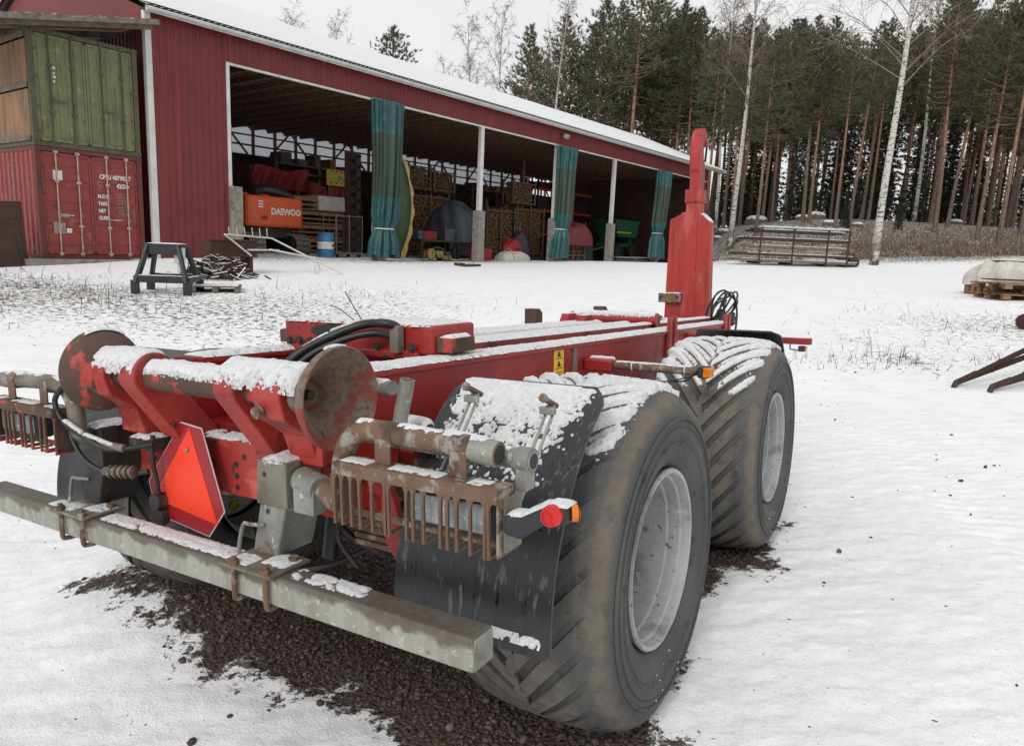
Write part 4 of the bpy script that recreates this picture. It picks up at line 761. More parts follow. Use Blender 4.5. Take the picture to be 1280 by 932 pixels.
m = MB(); gp = [(-.40+.075*math.cos(R(t)), 7.0+.075*math.sin(R(t))) for t in range(180, 361, 20)]; gp2 = [(-.40+.068*math.cos(R(t)), 7.0+.068*math.sin(R(t))) for t in range(360, 179, -20)]
m.prism(gp+gp2, 'x', .1, 39.3); m.build('gutter', 'hall_white', hall)
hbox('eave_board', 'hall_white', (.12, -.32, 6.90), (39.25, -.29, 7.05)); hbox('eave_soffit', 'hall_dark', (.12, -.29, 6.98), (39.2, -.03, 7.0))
MB().bar((39.3, -.42, 7.0), (39.3, 6, 9.42), .03, .20).build('verge_board', 'hall_white', hall)
# downpipe strap / interior: back wall, milky glazing band, trusses
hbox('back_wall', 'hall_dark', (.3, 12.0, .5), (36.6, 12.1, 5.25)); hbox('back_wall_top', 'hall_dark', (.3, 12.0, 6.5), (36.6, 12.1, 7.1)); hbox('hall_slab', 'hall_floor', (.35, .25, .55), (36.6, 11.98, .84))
for k in range(30):
    if 2 < k < 27: MB().box((.4+k*1.2, 12.03, 5.25), (1.58+k*1.2, 12.05, 6.5)).build('window_pane', 'milky_pane', hall)
    hbox('window_post', 'truss_wood', (.33+k*1.2, 11.9, 5.2), (.45+k*1.2, 12.0, 6.55), bevel=0)
hbox('window_rail', 'truss_wood', (.3, 11.86, 5.62), (36.6, 11.92, 5.70), bevel=0); hbox('window_rail', 'truss_wood', (.3, 11.86, 6.08), (36.6, 11.92, 6.15), bevel=0)
for k in range(10): [MB().bar((a+k*3.6, 11.83, 5.25), (2.4+k*3.6, 11.83, 6.5), .06, .1, (0, 1, 0)).build('window_brace', 'truss_wood', hall) for a in (1.2, 3.6)]
hbox('gable_shade_sheet', 'hall_dark', (36.5, .05, .6), (36.62, 11.95, 6.3), bevel=0)  # dark sheet added over the red end wall, standing in for indoor shade
hbox('gable_shade_sheet', 'hall_dark', (.36, .3, .6), (.40, 11.95, 6.3), bevel=0)  # same added dark sheet for shade at the near end
tmesh = MB(); tmesh.box((-.03, .1, 6.32), (.03, 11.9, 6.5))
for y0 in range(0, 12, 2): tmesh.bar((0, y0+.2, 6.45), (0, min(y0+1.2, 11.8), 7.1+.37*min(y0+1.2, 10.8-y0)), .05, .1, (1, 0, 0)); tmesh.bar((0, y0+1.2, 7.1+.37*min(y0+1.2, 10.8-y0)), (0, y0+2, 6.45), .05, .1, (1, 0, 0))
tmesh = tmesh.mesh('roof_truss', 'truss_wood')
for k in range(39): link('roof_truss', tmesh, hall, loc=(.8+k*.93, 0, 0))
pmesh = MB().box((.4, -.025, 0), (36.6, .025, .06)).mesh('ceiling_batten', 'truss_wood')
for k in range(26): link('ceiling_batten', pmesh, hall, loc=(0, .4+k*.45, 6.515))
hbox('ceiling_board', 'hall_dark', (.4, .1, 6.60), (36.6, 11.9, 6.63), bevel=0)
for s in (24.7, 30.2): hbox('inner_post', 'truss_wood', (s-.1, 5.9, .6), (s+.1, 6.1, 6.32), bevel=0)
fl_ = hbox('floodlight', 'hall_white', (-.13, -.09, -.08), (.13, .09, .10), None, .02); fl_.location = h2w(19.55, -.22, 6.62); fl_.rotation_euler = (R(30), 0, HR); tag(fl_, 'small white floodlight on the red fascia above a bay post', 'floodlight')
MB().box((-.11, -.10, -.07), (.11, -.088, .08)).build('lamp_glass', 'lamp_glass', fl_); MB().bar((0, .05, 0), (0, .2, -.16), .04, .03).build('lamp_bracket', 'dark_steel', fl_)
# ---- tied tarpaulin curtains
def curt_mat():
    t = NT('curtain_tarp'); co = t.coord(); sx_ = t.new('SeparateXYZ'); t.l.new(co, sx_.inputs[0]); z = sx_.outputs[2]
    teal, green = lin((34, 86, 88)), lin((42, 60, 48)); f = t.math('MULTIPLY', t.ramp(z, 2.02, 2.06), t.math('SUBTRACT', 1., t.ramp(z, 4.10, 4.14)))
    col = t.mix(f, t.mix(t.ramp(t.noise(co, 4), .35, .7), teal, lin((24, 66, 69))), green); t.out(col, .42, 0., t.bump(t.noise(co, 12), .2, .02))
curt_mat()
def curtain(s0, s1, b0, b1, zt, zb, tie, seed, label):
    nu, nv = 132, 64; V = []; rg = random.Random(seed); ph = [rg.uniform(0, 6) for _ in range(4)]
    for j in range(nv):
        k = j/(nv-1); z = zt+(zb-zt)*k; a, b = s0+(b0-s0)*k, s1+(b1-s1)*k; w = (b-a)/2; c = (a+b)/2
        tz = math.exp(-((z-tie)/.28)**2); flare = .12*max(0, (tie-z)/(tie-zb)) if z < tie else 0
        w *= (1-.22*tz+flare-.10*math.sin(k*3.1)); dp = .24*(1-.25*tz)
        for i in range(nu):
            t = 2*math.pi*i/nu; fold = 1+(.34-.14*tz)*math.sin(11*t+ph[0]+1.2*math.sin(k*2+ph[1]))+.13*math.sin(19*t+ph[2]+k*1.5)
            V.append((c+w*math.cos(t)*(.86+.14*fold), dp*math.sin(t)*fold*1.1+.03*math.sin(7*k+ph[3]), z-(.06*math.sin(5*t+ph[1]) if j == nv-1 else 0)))
    F = [(j*nu+i, j*nu+(i+1) % nu, (j+1)*nu+(i+1) % nu, (j+1)*nu+i) for j in range(nv-1) for i in range(nu)]
    root = thing('tarpaulin_curtain', label, 'curtain', h2w((s0+s1)/2, -.16, zb), HR, 'curtains tied back at the hall bays')
    V = [(x-(s0+s1)/2, y, z-zb) for x, y, z in V]; MB().add(V, F).build('cloth', 'curtain_tarp', root, smooth=180)
    cx = (b0+b1)/2-(s0+s1)/2; MB().lathe([(tie-zb-.02, .60), (tie-zb+.02, .60)], 40, 'z').build('tie_rope', 'hall_white', root).scale = ((b1-b0)*.60, .42, 1)
    root.children[-1].location.x = cx
    MB().bar(((s0-s1)/2, 0, zt-zb+.03), ((s1-s0)/2, 0, zt-zb+.03), .03, .03).build('hanging_rail', 'galvanised', root)
curtain(7.72, 9.10, 7.68, 8.86, 6.2, 1.0, 1.95, 1, 'teal and green tarpaulin curtain tied back beside the blue barrel and cage trolley')
curtain(19.05, 20.6, 18.9, 20.15, 6.15, 1.05, 2.4, 2, 'teal tarpaulin curtain gathered between the firewood stack and the maroon cover')
curtain(29.5, 31.1, 29.15, 30.75, 6.15, 1.15, 2.6, 3, 'teal tarpaulin curtain gathered at the bay beside the green machine')
# ---- containers beside the hall
pm('cont_red', lin((140, 54, 49)), lin((120, 45, 42)), 3, .55, 0, [(lin((156, 88, 80)), 3, .52, .75, .6), (lin((92, 40, 36)), 7, .58, .72, .7), (lin((70, 44, 38)), 22, .64, .72, .8)], .1, 25, .004)
pm('cont_green', lin((112, 117, 78)), lin((98, 103, 70)), 2.5, .6, 0, [(lin((140, 144, 104)), 4, .56, .75, .6), (lin((84, 80, 58)), 5, .54, .72, .7, (2, 2, .4)), (lin((92, 60, 42)), 12, .61, .70, .85, (2, 2, .5)), (lin((168, 168, 140)), 30, .68, .73, .7)], .1, 25, .004)
pm('cont_frame_green', lin((86, 84, 62)), lin((70, 66, 52)), 6, .7, 0, [(lin((92, 60, 42)), 12, .56, .7, .85)]); pm('cont_frame_red', lin((104, 44, 40)), lin((80, 40, 36)), 5, .65, 0, [(lin((66, 46, 40)), 12, .58, .7, .85)])
pm('rod_pale', lin((186, 170, 162)), lin((150, 124, 116)), 9, .55, .1, [(lin((120, 70, 60)), 20, .6, .7, .8)]); pm('label_white', lin((214, 212, 206)), lin((196, 192, 186)), 8, .6); pm('label_grey', lin((146, 138, 128)), None, 8, .7)
pm('plank', lin((152, 112, 78)), lin((118, 86, 62)), 3, .75, 0, [(lin((98, 70, 50)), 5, .55, .72, .85, (2, 2, .4)), (lin((118, 110, 100)), 3, .52, .66, .9, (3, 3, .5))], .3, 30, .003, (1, 1, .25)); pm('grey_wood', lin((120, 108, 96)), lin((92, 82, 74)), 5, .85, 0, [(lin((70, 60, 54)), 12, .56, .7)], .3, 30, .003)
def text(name, s, size, mat, parent, loc, rot=(R(90), 0, 0), ext=.002, sx=1., bold=0.):
    cu = bpy.data.curves.new(name, 'FONT'); cu.body = s; cu.size = size; cu.extrude = ext; cu.offset = bold; cu.resolution_u = 2; tmp = bpy.data.objects.new('tmp', cu); COL.objects.link(tmp)
    me = bpy.data.meshes.new_from_object(tmp.evaluated_get(bpy.context.evaluated_depsgraph_get())); bpy.data.objects.remove(tmp); me.materials.clear(); me.materials.append(MATS[mat]); o = link(name, me, parent, loc=loc, rot=rot); o.scale = (sx, 1, 1); return o
def container(z, h, body, frame, rod, label, red):
    c = thing('shipping_container', label, 'container', h2w(-2.44, .02, z), HR); Ln = 6.06; Wd = 2.44
    def bx(n, m_, a, b, p=c, bv=.006): return MB().box(a, b).build(n, m_, p, bv)
    for x in (0, Wd-.12):
        for y in (0, Ln-.12): bx('corner_post', frame, (x, y, .12), (x+.12, y+.12, h-.12))
        for y in (-.008, Ln-.15):
            for zz in (0, h-.12): cf = bx('corner_casting', frame, (x-.006, y, zz), (x+.126, y+.16, zz+.12), c, .008); bx('casting_hole', 'ink', (x+.035, y-.0012, zz+.035), (x+.085, y+.02, zz+.085), cf, 0) if y < 0 else None
    for zz in (.0, h-.10): bx('front_sill', frame, (.12, .01, zz), (Wd-.12, .12, zz+.10)); bx('side_rail', frame, (.005, .12, zz), (.07, Ln-.12, zz+.10)); bx('side_rail', frame, (Wd-.07, .12, zz), (Wd-.005, Ln-.12, zz+.10))
    if red: corr(.12, Ln-.12, .10, h-.10, .05, 'y', .28, .04).build('side_panel', body, c)
    corr(.12, Ln-.12, .10, h-.10, Wd-.01, 'y', .28, .04).build('side_panel', body, c); bx('top_panel', frame, (.07, .12, h-.06), (Wd-.07, Ln-.12, h-.03)); bx('end_panel', body, (.12, Ln-.06, .1), (Wd-.12, Ln-.03, h-.1))
    for k in (0, 1):
        x0, x1 = (.125, Wd/2-.006) if k == 0 else (Wd/2+.006, Wd-.125)
        d = MB(); d.box((x0, .05, .115), (x1, .075, h-.115)); dr = d.build('door', body, c, .004)
        for a, b in (((x0, .03, .115), (x0+.05, .05, h-.115)), ((x1-.05, .03, .115), (x1, .05, h-.115)), ((x0, .03, .115), (x1, .05, .18)), ((x0, .03, h-.18), (x1, .05, h-.115))): bx('door_frame', body, a, b, dr, .004)
        if red:
            for zz in (.35, .85, 1.35, 1.85): bx('door_rib', body, (x0+.06, .036, zz), (x1-.06, .05, zz+.30), dr, .012)
        else:
            for i in range(5): xx = x0+.08+i*.195; bx('door_rib', body, (xx, .036, .22), (xx+.10, .05, h-.22 if not (k == 1 and i > 2) else h-.9), dr, .012)
        for fx in (.30, .74):
            x = x0+(x1-x0)*fx+(.02 if k else -.02); r_ = MB().cyl((x, .012, .06), (x, .012, h-.06), .017, 10).build('lock_rod', rod, dr, smooth=60)
            for zz in (.09, h-.13, .75, h-.8): bx('rod_keeper', rod if red else frame, (x-.05, -.008, zz), (x+.05, .03, zz+.06), r_, .006)
            bx('lock_handle', rod if red else frame, (x-.02, -.02, 1.02-.06*k), (x+.32 if fx < .5 else x+.05, .0, 1.05-.06*k), r_, .004)
        for zz in (.3, .85, 1.5, 2.1): bx('hinge', frame, ((x0-.03) if k == 0 else (x1-.05), .0, zz), ((x0+.05) if k == 0 else (x1+.03), .03, zz+.05), dr, .004)
    bx('door_gasket', 'ink', (Wd/2-.006, .045, .115), (Wd/2+.006, .06, h-.115), c, 0)
    return c
rc = container(.80, 2.59, 'cont_red', 'cont_frame_red', 'rod_pale', 'red shipping container with white lettering standing under the green one', True)
gc = container(3.40, 2.59, 'cont_green', 'cont_frame_green', 'cont_frame_green', 'olive green shipping container stacked on top of the red one', False)
text('container_number', 'CPSU 407902 7', .15, 'label_white', rc, (1.40, .0295, 1.97), sx=.78, bold=.006); text('container_number', '42G1', .15, 'label_white', rc, (1.80, .0295, 1.77), sx=.8, bold=.006)
for i, (a, b) in enumerate((('M.G.W.', '30480KGS'), ('', '67200LBS'), ('TARE', '3870KGS'), ('', '8530LBS'), ('NET', '26610KGS'), ('', '58670LBS'), ('CUBE', '67.7CU.M'), ('', '2390CUFT'))):
    if a: text('weight_panel', a, .12, 'label_white', rc, (1.34, .0295, 1.50-i*.087), sx=.75, bold=.005)
    text('weight_panel', b, .072, 'label_grey', rc, (1.80, .0295, 1.51-i*.077), sx=.85)
for a, b, m_ in (((.36, 1.85), (.56, 2.07), 'label_white'), ((.30, .60), (.56, .86), 'label_grey'), ((.58, .62), (.70, .73), 'label_white'), ((.40, .98), (.66, 1.08), 'label_grey')): MB().box((a[0], .0275, a[1]), (b[0], .0293, b[1])).build('placard', m_, rc)
text('side_number', 'CPSU 407902', .17, 'label_grey', rc, (.004, 1.35, 2.2), (R(90), R(90), R(90)), .002)
m = MB()
for i, zz in enumerate((1.45, 1.55, 1.63, 1.75)): m.box((.50, .0275, zz), (.54+.02*(i % 2), .029, zz+.05))
m.build('stencil', 'label_white', gc)
# timber cladding closing the upper container's long side
for j in range(2):
    for i in range(19): MB().box((-.004, .14+i*.305, .16+j*1.2), (.032, .14+i*.305+.296, 1.24+j*1.08)).build('plank', 'plank', gc, .004)
for zz in (.10, 1.27, 2.36): MB().box((-.035, .12, zz), (.0, 5.94, zz+.12)).build('batten', 'grey_wood', gc, .006)
# footing and canopy over the containers
ft = MB().box((-2.9, -.25, .25), (.2, 6, .80)).build('concrete_footing', 'concrete', None, .03); ft.location = HP; ft.rotation_euler.z = HR; tag(ft, 'low concrete footing carrying the stacked containers', 'footing')
cn = thing('lean_to_canopy', 'grey sheet metal lean-to canopy above the green container', 'canopy', h2w(0, 0, 6.6), HR)
cp_ = MB(); n_ = 34
for i in range(n_): d0 = -.62+i*.2; cp_.add([(.28, d0, .06), (-3.9, d0, -.82), (-3.9, d0+.1, -.82), (.28, d0+.1, .06), (.28, d0+.1, .085), (-3.9, d0+.1, -.795), (-3.9, d0+.2, -.795), (.28, d0+.2, .085)], [(0, 1, 2, 3), (4, 5, 6, 7), (3, 2, 5, 4)])
cp_.build('roof_sheet', 'galv_dirty', cn); MB().bar((.28, -.63, .03), (-3.9, -.63, -.85), .03, .12).build('edge_trim', 'galv_dirty', cn); snow_strip(cn, (.2, .3, .09), (-3.8, .3, -.75), 1.6, .06, 1, .05, 'canopy_snow', cross=(0, 1, 0))
for y in (-.4, 1.2, 2.8, 4.4): MB().bar((.2, y, -.06), (-3.8, y, -.90), .08, .14).build('rafter', 'grey_wood', cn)
MB().box((-3.75, -.45, -6.2), (-3.6, -.3, -.9)).build('canopy_post', 'grey_wood', cn, .01)
# ================================================================== things kept in the hall
pm('orange_paint', lin((204, 84, 36)), lin((186, 72, 30)), 3, .45, 0, [(lin((160, 66, 34)), 5, .58, .76, .6), (lin((120, 84, 60)), 18, .66, .74, .8)], .05, 30); pm('blue_paint', lin((60, 116, 158)), lin((48, 98, 138)), 5, .45, 0, [(lin((40, 70, 96)), 9, .6, .75)]); pm('tarp_red', lin((150, 24, 28)), lin((120, 18, 24)), 4, .6); pm('tarp_maroon', lin((122, 44, 52)), lin((98, 36, 44)), 4, .7); pm('tarp_grey', lin((74, 80, 88)), lin((58, 63, 70)), 4, .6)
pm('yellow_board', lin((196, 176, 40)), lin((176, 154, 34)), 5, .6); pm('green_paint', lin((36, 96, 56)), lin((28, 78, 46)), 4, .45); pm('boat_green', lin((44, 66, 34)), lin((34, 54, 28)), 4, .5); pm('tan_cloth', lin((190, 160, 104)), lin((166, 136, 86)), 5, .75); pm('fire_wood', lin((150, 118, 84)), lin((112, 84, 60)), 9, .85, 0, [(lin((78, 58, 44)), 14, .56, .7)]); pm('white_cloth', lin((198, 194, 186)), lin((176, 172, 164)), 6, .8)
pm('yellow_machine', lin((150, 126, 56)), lin((110, 92, 48)), 8, .6, 0, [(lin((60, 52, 44)), 8, .52, .65)]); pm('charcoal_paint', lin((38, 40, 43)), lin((30, 32, 35)), 5, .5, 0, [(lin((70, 68, 64)), 16, .64, .74)]); pm('dark_brown', lin((70, 44, 36)), lin((54, 36, 32)), 6, .8, 0, [(lin((92, 60, 44)), 14, .58, .7)])
FL = .845
def inhall_thing(name, label, cat, s, d, z=FL, rz=0., group=None): return thing(name, label, cat, h2w(s, d, z), HR+rz, group)
def part(name, mat, parent, fn, bevel=.01, smooth=None): m = MB(); fn(m); return m.build(name, mat, parent, bevel, smooth)
# excavator seen from behind
ex_ = inhall_thing('excavator', 'orange tracked excavator parked with its counterweight facing the yard', 'excavator', 5.7, 2.4)
cw = [(-1.15, .55), (1.15, .55), (1.15, .08), (.95, 0), (-.95, 0), (-1.15, .08)]
part('counterweight', 'orange_paint', ex_, lambda m: m.prism(cw, 'z', .98, 2.02), .10)
part('engine_hood', 'orange_paint', ex_, lambda m: (m.box((-1.15, .56, .98), (1.15, 2.3, 2.0)), m.box((-1.1, .5, 2.0), (.2, 2.0, 2.1))), .05)
part('side_panel', 'orange_paint', ex_, lambda m: m.box((-1.165, .65, 1.05), (-1.14, 1.75, 1.92)), .01)
part('hood_cover', 'hose', ex_, lambda m: m.tube([(-.7, .4, 2.12), (-.2, .6, 2.25), (.4, .5, 2.2), (.9, .5, 2.05)], .18, 10), 0, 60)
part('slew_ring', 'dark_steel', ex_, lambda m: (m.box((-.9, .4, .62), (.9, 2.6, .98)), m.cyl((0, 1.5, .6), (0, 1.5, .98), .6, 24)), .03)
part('cab', 'orange_paint', ex_, lambda m: (m.box((-1.15, 2.3, 1.0), (-.2, 3.7, 1.9)), *[m.box((x, y, 1.9), (x+.08, y+.08, 2.75)) for x in (-1.15, -.28) for y in (2.3, 3.6)], m.box((-1.15, 2.3, 2.75), (-.2, 3.7, 2.83))), .02)
part('cab_glass', 'lamp_glass', ex_, lambda m: m.box((-1.12, 2.33, 1.9), (-.24, 3.65, 2.74)), 0)
part('boom', 'orange_paint', ex_, lambda m: m.tube([(.2, 2.6, 1.3), (.2, 3.6, 2.9), (.2, 5.2, 3.3), (.2, 6.6, 2.4)], .2, 8, 4), 0, 40)
text('maker_name', 'DAEWOO', .30, 'label_white', ex_, (-.22, -.005, 1.42), sx=.88, bold=.012); text('model_number', '130 LC-V', .24, 'label_white', ex_, (-1.168, 1.70, 1.30), (R(90), 0, R(-90)))
m = MB()
for i in range(3): m.box((-.70, -.004, 1.62+i*.09), (-.52, .0, 1.67+i*.09))
m.build('warning_label', 'label_white', ex_); MB().prism([(-.66, 1.22), (-.56, 1.36), (-.30, 1.36), (-.40, 1.22)], 'y', -.004, 0).build('arrow_label', 'tarp_red', ex_); MB().box((-1.170, 1.0, 1.55), (-1.166, 1.35, 1.85)).build('data_plate', 'label_white', ex_)
for s in (-1, 1):
    x = s*.92; path = []
    for k in range(44):
        u = k/44*(2*2.6+2*math.pi*.36); st = 2.6; r_ = .36
        if u < st: p = (u, 0, 0)
        elif u < st+math.pi*r_: a = (u-st)/r_; p = (st+r_*math.sin(a), r_-r_*math.cos(a), a)
        elif u < 2*st+math.pi*r_: p = (st-(u-st-math.pi*r_), 2*r_, math.pi)
        else: a = (u-2*st-math.pi*r_)/r_; p = (-r_*math.sin(a), r_+r_*math.cos(a), math.pi+a)
        path.append(p)
    tk = part('track', 'dark_steel', ex_, lambda m: (m.box((x-.22, .1, .12), (x+.22, 2.7, .62)), m.cyl((x-.2, .1, .37), (x+.2, .1, .37), .30, 20), m.cyl((x-.2, 2.7, .37), (x+.2, 2.7, .37), .30, 20)), .02)
    for y, z, a in path:
        link('track_pad', bpy.data.meshes.get('track_pad') or MB().box((-.3, -.075, -.02), (.3, .075, .02)).box((-.3, -.06, -.05), (.3, -.045, -.02)).mesh('track_pad', 'galv_dirty'), tk, loc=(x, .1+y, .02+z), rot=(a, 0, 0))
# barrel
br = inhall_thing('barrel', 'blue steel barrel with a white band beside the cage trolley', 'barrel', 6.9, 1.3)
part('body', 'blue_paint', br, lambda m: m.lathe([(0, .0005), (0, .29), (.02, .295), (.29, .285), (.30, .298), (.32, .285), (.58, .285), (.60, .298), (.62, .285), (.87, .285), (.89, .297), (.88, .28), (.86, .275), (.86, .0005)], 40, 'z'), 0, 35)
part('white_band', 'label_white', br, lambda m: m.lathe([(.33, .2872), (.57, .2872)], 40, 'z'), 0, 180); part('red_sticker', 'tarp_red', br, lambda m: m.box((.05, -.291, .40), (.14, -.280, .5)), 0)
# cage trolley
cg = inhall_thing('cage_trolley', 'grey wire cage trolley on wheels beside the blue barrel', 'trolley', 8.0, 1.35)
def fcage(m):
    for x in (-.6, 0, .6):
        for y in (0, .7): m.cyl((x, y, .15), (x, y, 1.55), .02, 6)
    for z in (.2, 1.5):
        for y in (0, .7): m.cyl((-.6, y, z), (.6, y, z), .018, 6)
part('frame', 'galv_dirty', cg, fcage, 0); part('mesh', 'dark_steel', cg, lambda m: ([m.cyl((-.58+i*.083, 0, .2), (-.58+i*.083, 0, 1.5), .005, 4) for i in range(15)], [m.cyl((-.6, 0, .3+i*.12), (.6, 0, .3+i*.12), .005, 4) for i in range(11)]), 0)
part('deck', 'grey_wood', cg, lambda m: m.box((-.6, 0, .14), (.6, .7, .19)), .005)
for x in (-.5, .5):
    for y in (.05, .65): part('castor', 'black_rubber', cg, lambda m: m.cyl((x-.02, y, .09), (x+.03, y, .09), .09, 16), .01)
# lumber stack behind the excavator
lb_ = inhall_thing('lumber_stack', 'stack of sawn boards wrapped at the ends behind the excavator', 'lumber', 8.3, 3.6)
rq = random.Random(3)
for k in range(13):
    z = k*.17; n = rq.choice((5, 6)); 
    for i in range(n): part('board', ('grey_wood', 'fire_wood', 'plank')[rq.randrange(3)], lb_, lambda m: m.box((-1.05+rq.uniform(-.08, .08), i*.23, z), (1.25+rq.uniform(-.1, .1), i*.23+.2, z+.06 if k % 3 else z+.13)), .006)
part('white_wrap', 'white_cloth', lb_, lambda m: m.box((.1, -.03, 1.72), (1.4, 1.3, 2.28)), .06)
# red tarpaulins, yellow board on the rack at the back
rk = inhall_thing('red_tarpaulin', 'bright red tarpaulin draped over a rack deep in the hall', 'tarpaulin', 9.6, 6.2)
def drape(x0, x1, z0, z1, seed, n=40):
    V = []; F = []
    for j in range(20):
        for i in range(n): u, v = i/(n-1), j/19; V.append((x0+(x1-x0)*u+.06*math.sin(v*5+seed), .12*math.sin(u*26+seed+v*2)*(.3+v)+.08*math.sin(u*9+seed), z1+(z0-z1)*v+.08*math.sin(u*7+seed)*(1-v)))
    for j in range(19):
        for i in range(n-1): a = j*n+i; F.append((a, a+1, a+n+1, a+n))
    return V, F
for a in ((-2.2, .3, 2.55, 3.35, 1.), (.4, 2.6, 1.75, 2.9, 2.)): part('cloth', 'tarp_red', rk, lambda m: m.add(*drape(*a)), 0, 180)
part('rack', 'truss_wood', rk, lambda m: ([m.box((x, .3, 0), (x+.12, .42, 3.4)) for x in (-2.2, 0, 2.4)], [m.box((-2.2, .25, z), (2.6, 1.2, z+.1)) for z in (1.2, 2.3, 3.2)]), .01)
yb_ = part('yellow_panel', 'yellow_board', None, lambda m: m.box((-.75, 0, 0), (.75, .06, .66)), .01); yb_.location = h2w(11.4, 5.9, 4.40-.68+.02); yb_.rotation_euler.z = HR; tag(yb_, 'yellow slotted panel with dark lettering above the red tarpaulin', 'panel')
for i in range(5):
    for z in (.08, .55): part('slot', 'ink', yb_, lambda m: m.box((-.55+i*.27, -.004, z), (-.45+i*.27, .002, z+.07)), 0)
text('lettering', 'JN/15', .3, 'ink', yb_, (-.15, -.004, .22)); sp_ = part('panel_support', 'truss_wood', yb_, lambda m: [m.box((x, .07, -2.9), (x+.1, .17, .1)) for x in (-.6, .5)], 0)
# auger: tall dark screw beside the curtain
au = inhall_thing('auger', 'tall dark screw auger standing behind the teal curtain', 'auger', 10.1, 3.4)
part('shaft', 'dark_steel', au, lambda m: m.cyl((0, 0, 0), (0, 0, 4.0), .05, 10), 0, 60)
def flight(m):
    V = []; F = []
    for k in range(161): t = k*.35; c, s_ = math.cos(t), math.sin(t); V += [(.05*c, .05*s_, .1+k*.024), (.24*c, .24*s_, .1+k*.024)]
    m.add(V, [(2*k, 2*k+1, 2*k+3, 2*k+2) for k in range(160)])
part('flight', 'dark_steel', au, flight, 0); part('backing_board', 'hall_dark', au, lambda m: m.box((-.3, .3, 0), (.5, .36, 4.1)), .01)
# rowing boat on its end with a tan cover
bo = inhall_thing('rowing_boat', 'dark green boat stood on end with a tan cover along its edge', 'boat', 10.45, 1.5)
def hull(m):
    V = []; n = 24; w = 13
    for k in range(n):
        t = k/(n-1); wd = .78*math.sin(math.pi*(.06+.90*t))**.7; dp = .5*math.sin(math.pi*(.05+.92*t))**.8
        for j in range(w): a = math.pi*j/(w-1); V.append((-wd*math.cos(a), dp*math.sin(a)*1., .02+t*3.75))
    m.add(V, [(k*w+j, k*w+j+1, (k+1)*w+j+1, (k+1)*w+j) for k in range(n-1) for j in range(w-1)])
h_ = part('hull', 'boat_green', bo, hull, 0, 180); h_.rotation_euler = (R(-3), R(4), R(-150))
def cover(m):
    V = []; n = 24
    for k in range(n): t = k/(n-1); wd = .78*math.sin(math.pi*(.06+.90*t))**.7; V += [(wd*.55, -.10-.03*math.sin(k*2.), .02+t*3.9), (wd*.95+.06, -.16-.05*math.sin(k*1.3), .02+t*3.85), (wd+.16, .02, .02+t*3.82), (wd+.03, .22, .02+t*3.8)]
    m.add(V, [(k*4+j, k*4+j+1, (k+1)*4+j+1, (k+1)*4+j) for k in range(n-1) for j in range(3)])
part('cover', 'tan_cloth', bo, cover, 0, 180)
# work bench with red box, grey tarpaulin over a machine
wb_ = inhall_thing('work_bench', 'low grey work bench holding a red crate inside the second bay', 'bench', 13.5, 1.9)
part('top', 'charcoal_paint', wb_, lambda m: m.box((-1.25, 0, .72), (1.2, .9, .80)), .01)
for x in (-1.2, 1.1):
    for y in (.03, .8): part('leg', 'charcoal_paint', wb_, lambda m: m.box((x, y, 0), (x+.08, y+.08, .72)), .005)
part('shelf', 'charcoal_paint', wb_, lambda m: m.box((-1.2, .05, .25), (1.15, .85, .29)), .005)
rb_ = part('red_crate', 'tarp_red', None, lambda m: (m.box((-.38, -.25, 0), (.38, .25, .03)), m.box((-.38, -.25, .03), (-.35, .25, .34)), m.box((.35, -.25, .03), (.38, .25, .34)), m.box((-.35, -.25, .03), (.35, -.22, .34)), m.box((-.35, .22, .03), (.35, .25, .34)), m.box((-.41, -.28, .30), (.41, -.25, .35))), .012); rb_.location = h2w(13.0, 2.3, FL+.805); rb_.rotation_euler.z = HR; tag(rb_, 'small red plastic crate on the grey work bench', 'crate')
for x, h_, nm in ((-.9, .35, 'grey tool case on the work bench left of the red crate'), (.75, .5, 'grey metal box on the work bench right of the red crate')):
    o = part('tool_case', 'tarp_grey', None, lambda m: (m.box((-.3, -.25, 0), (.3, .25, h_)), m.box((-.31, -.26, h_*.6), (.31, .26, h_*.64)), m.box((-.1, -.28, h_*.7), (.1, -.25, h_*.76))), .02); o.location = h2w(13.5+x, 2.35, FL+.805); o.rotation_euler.z = HR; tag(o, nm, 'tool case')
gt_ = inhall_thing('covered_machine', 'machine under a dark grey tarpaulin behind the work bench', 'machine', 15.8, 3.2)
def blobm(m, rx, ry, rz, seed, n=28, k=14, z0=0):
    V = []
    for j in range(k+1):
        for i in range(n):
            a = 2*math.pi*i/n; t = j/k*math.pi/2; rr = (1+.16*math.sin(3*a+seed)+.08*math.sin(7*a+seed*2+t*3)); V.append((rx*rr*math.cos(a)*math.cos(t)**.6, ry*rr*math.sin(a)*math.cos(t)**.6, z0+rz*(math.sin(t)**.8)*(1+.08*math.sin(a*2+seed))))
    m.add(V, [(j*n+i, j*n+(i+1) % n, (j+1)*n+(i+1) % n, (j+1)*n+i) for j in range(k) for i in range(n)])
part('tarpaulin', 'tarp_grey', gt_, lambda m: blobm(m, 1.25, .9, 1.75, 1., z0=.75), 0, 180); part('frame', 'dark_steel', gt_, lambda m: (m.box((-1, -.6, .15), (1, .6, .85)), [m.cyl((x, y, .25), (x, y+.15, .25), .25, 16) for x in (-.7, .7) for y in (-.75, .6)]), .02)
en = inhall_thing('engine_block', 'dirty yellow engine lying on the floor in front of the bench', 'engine', 12.0, .75)
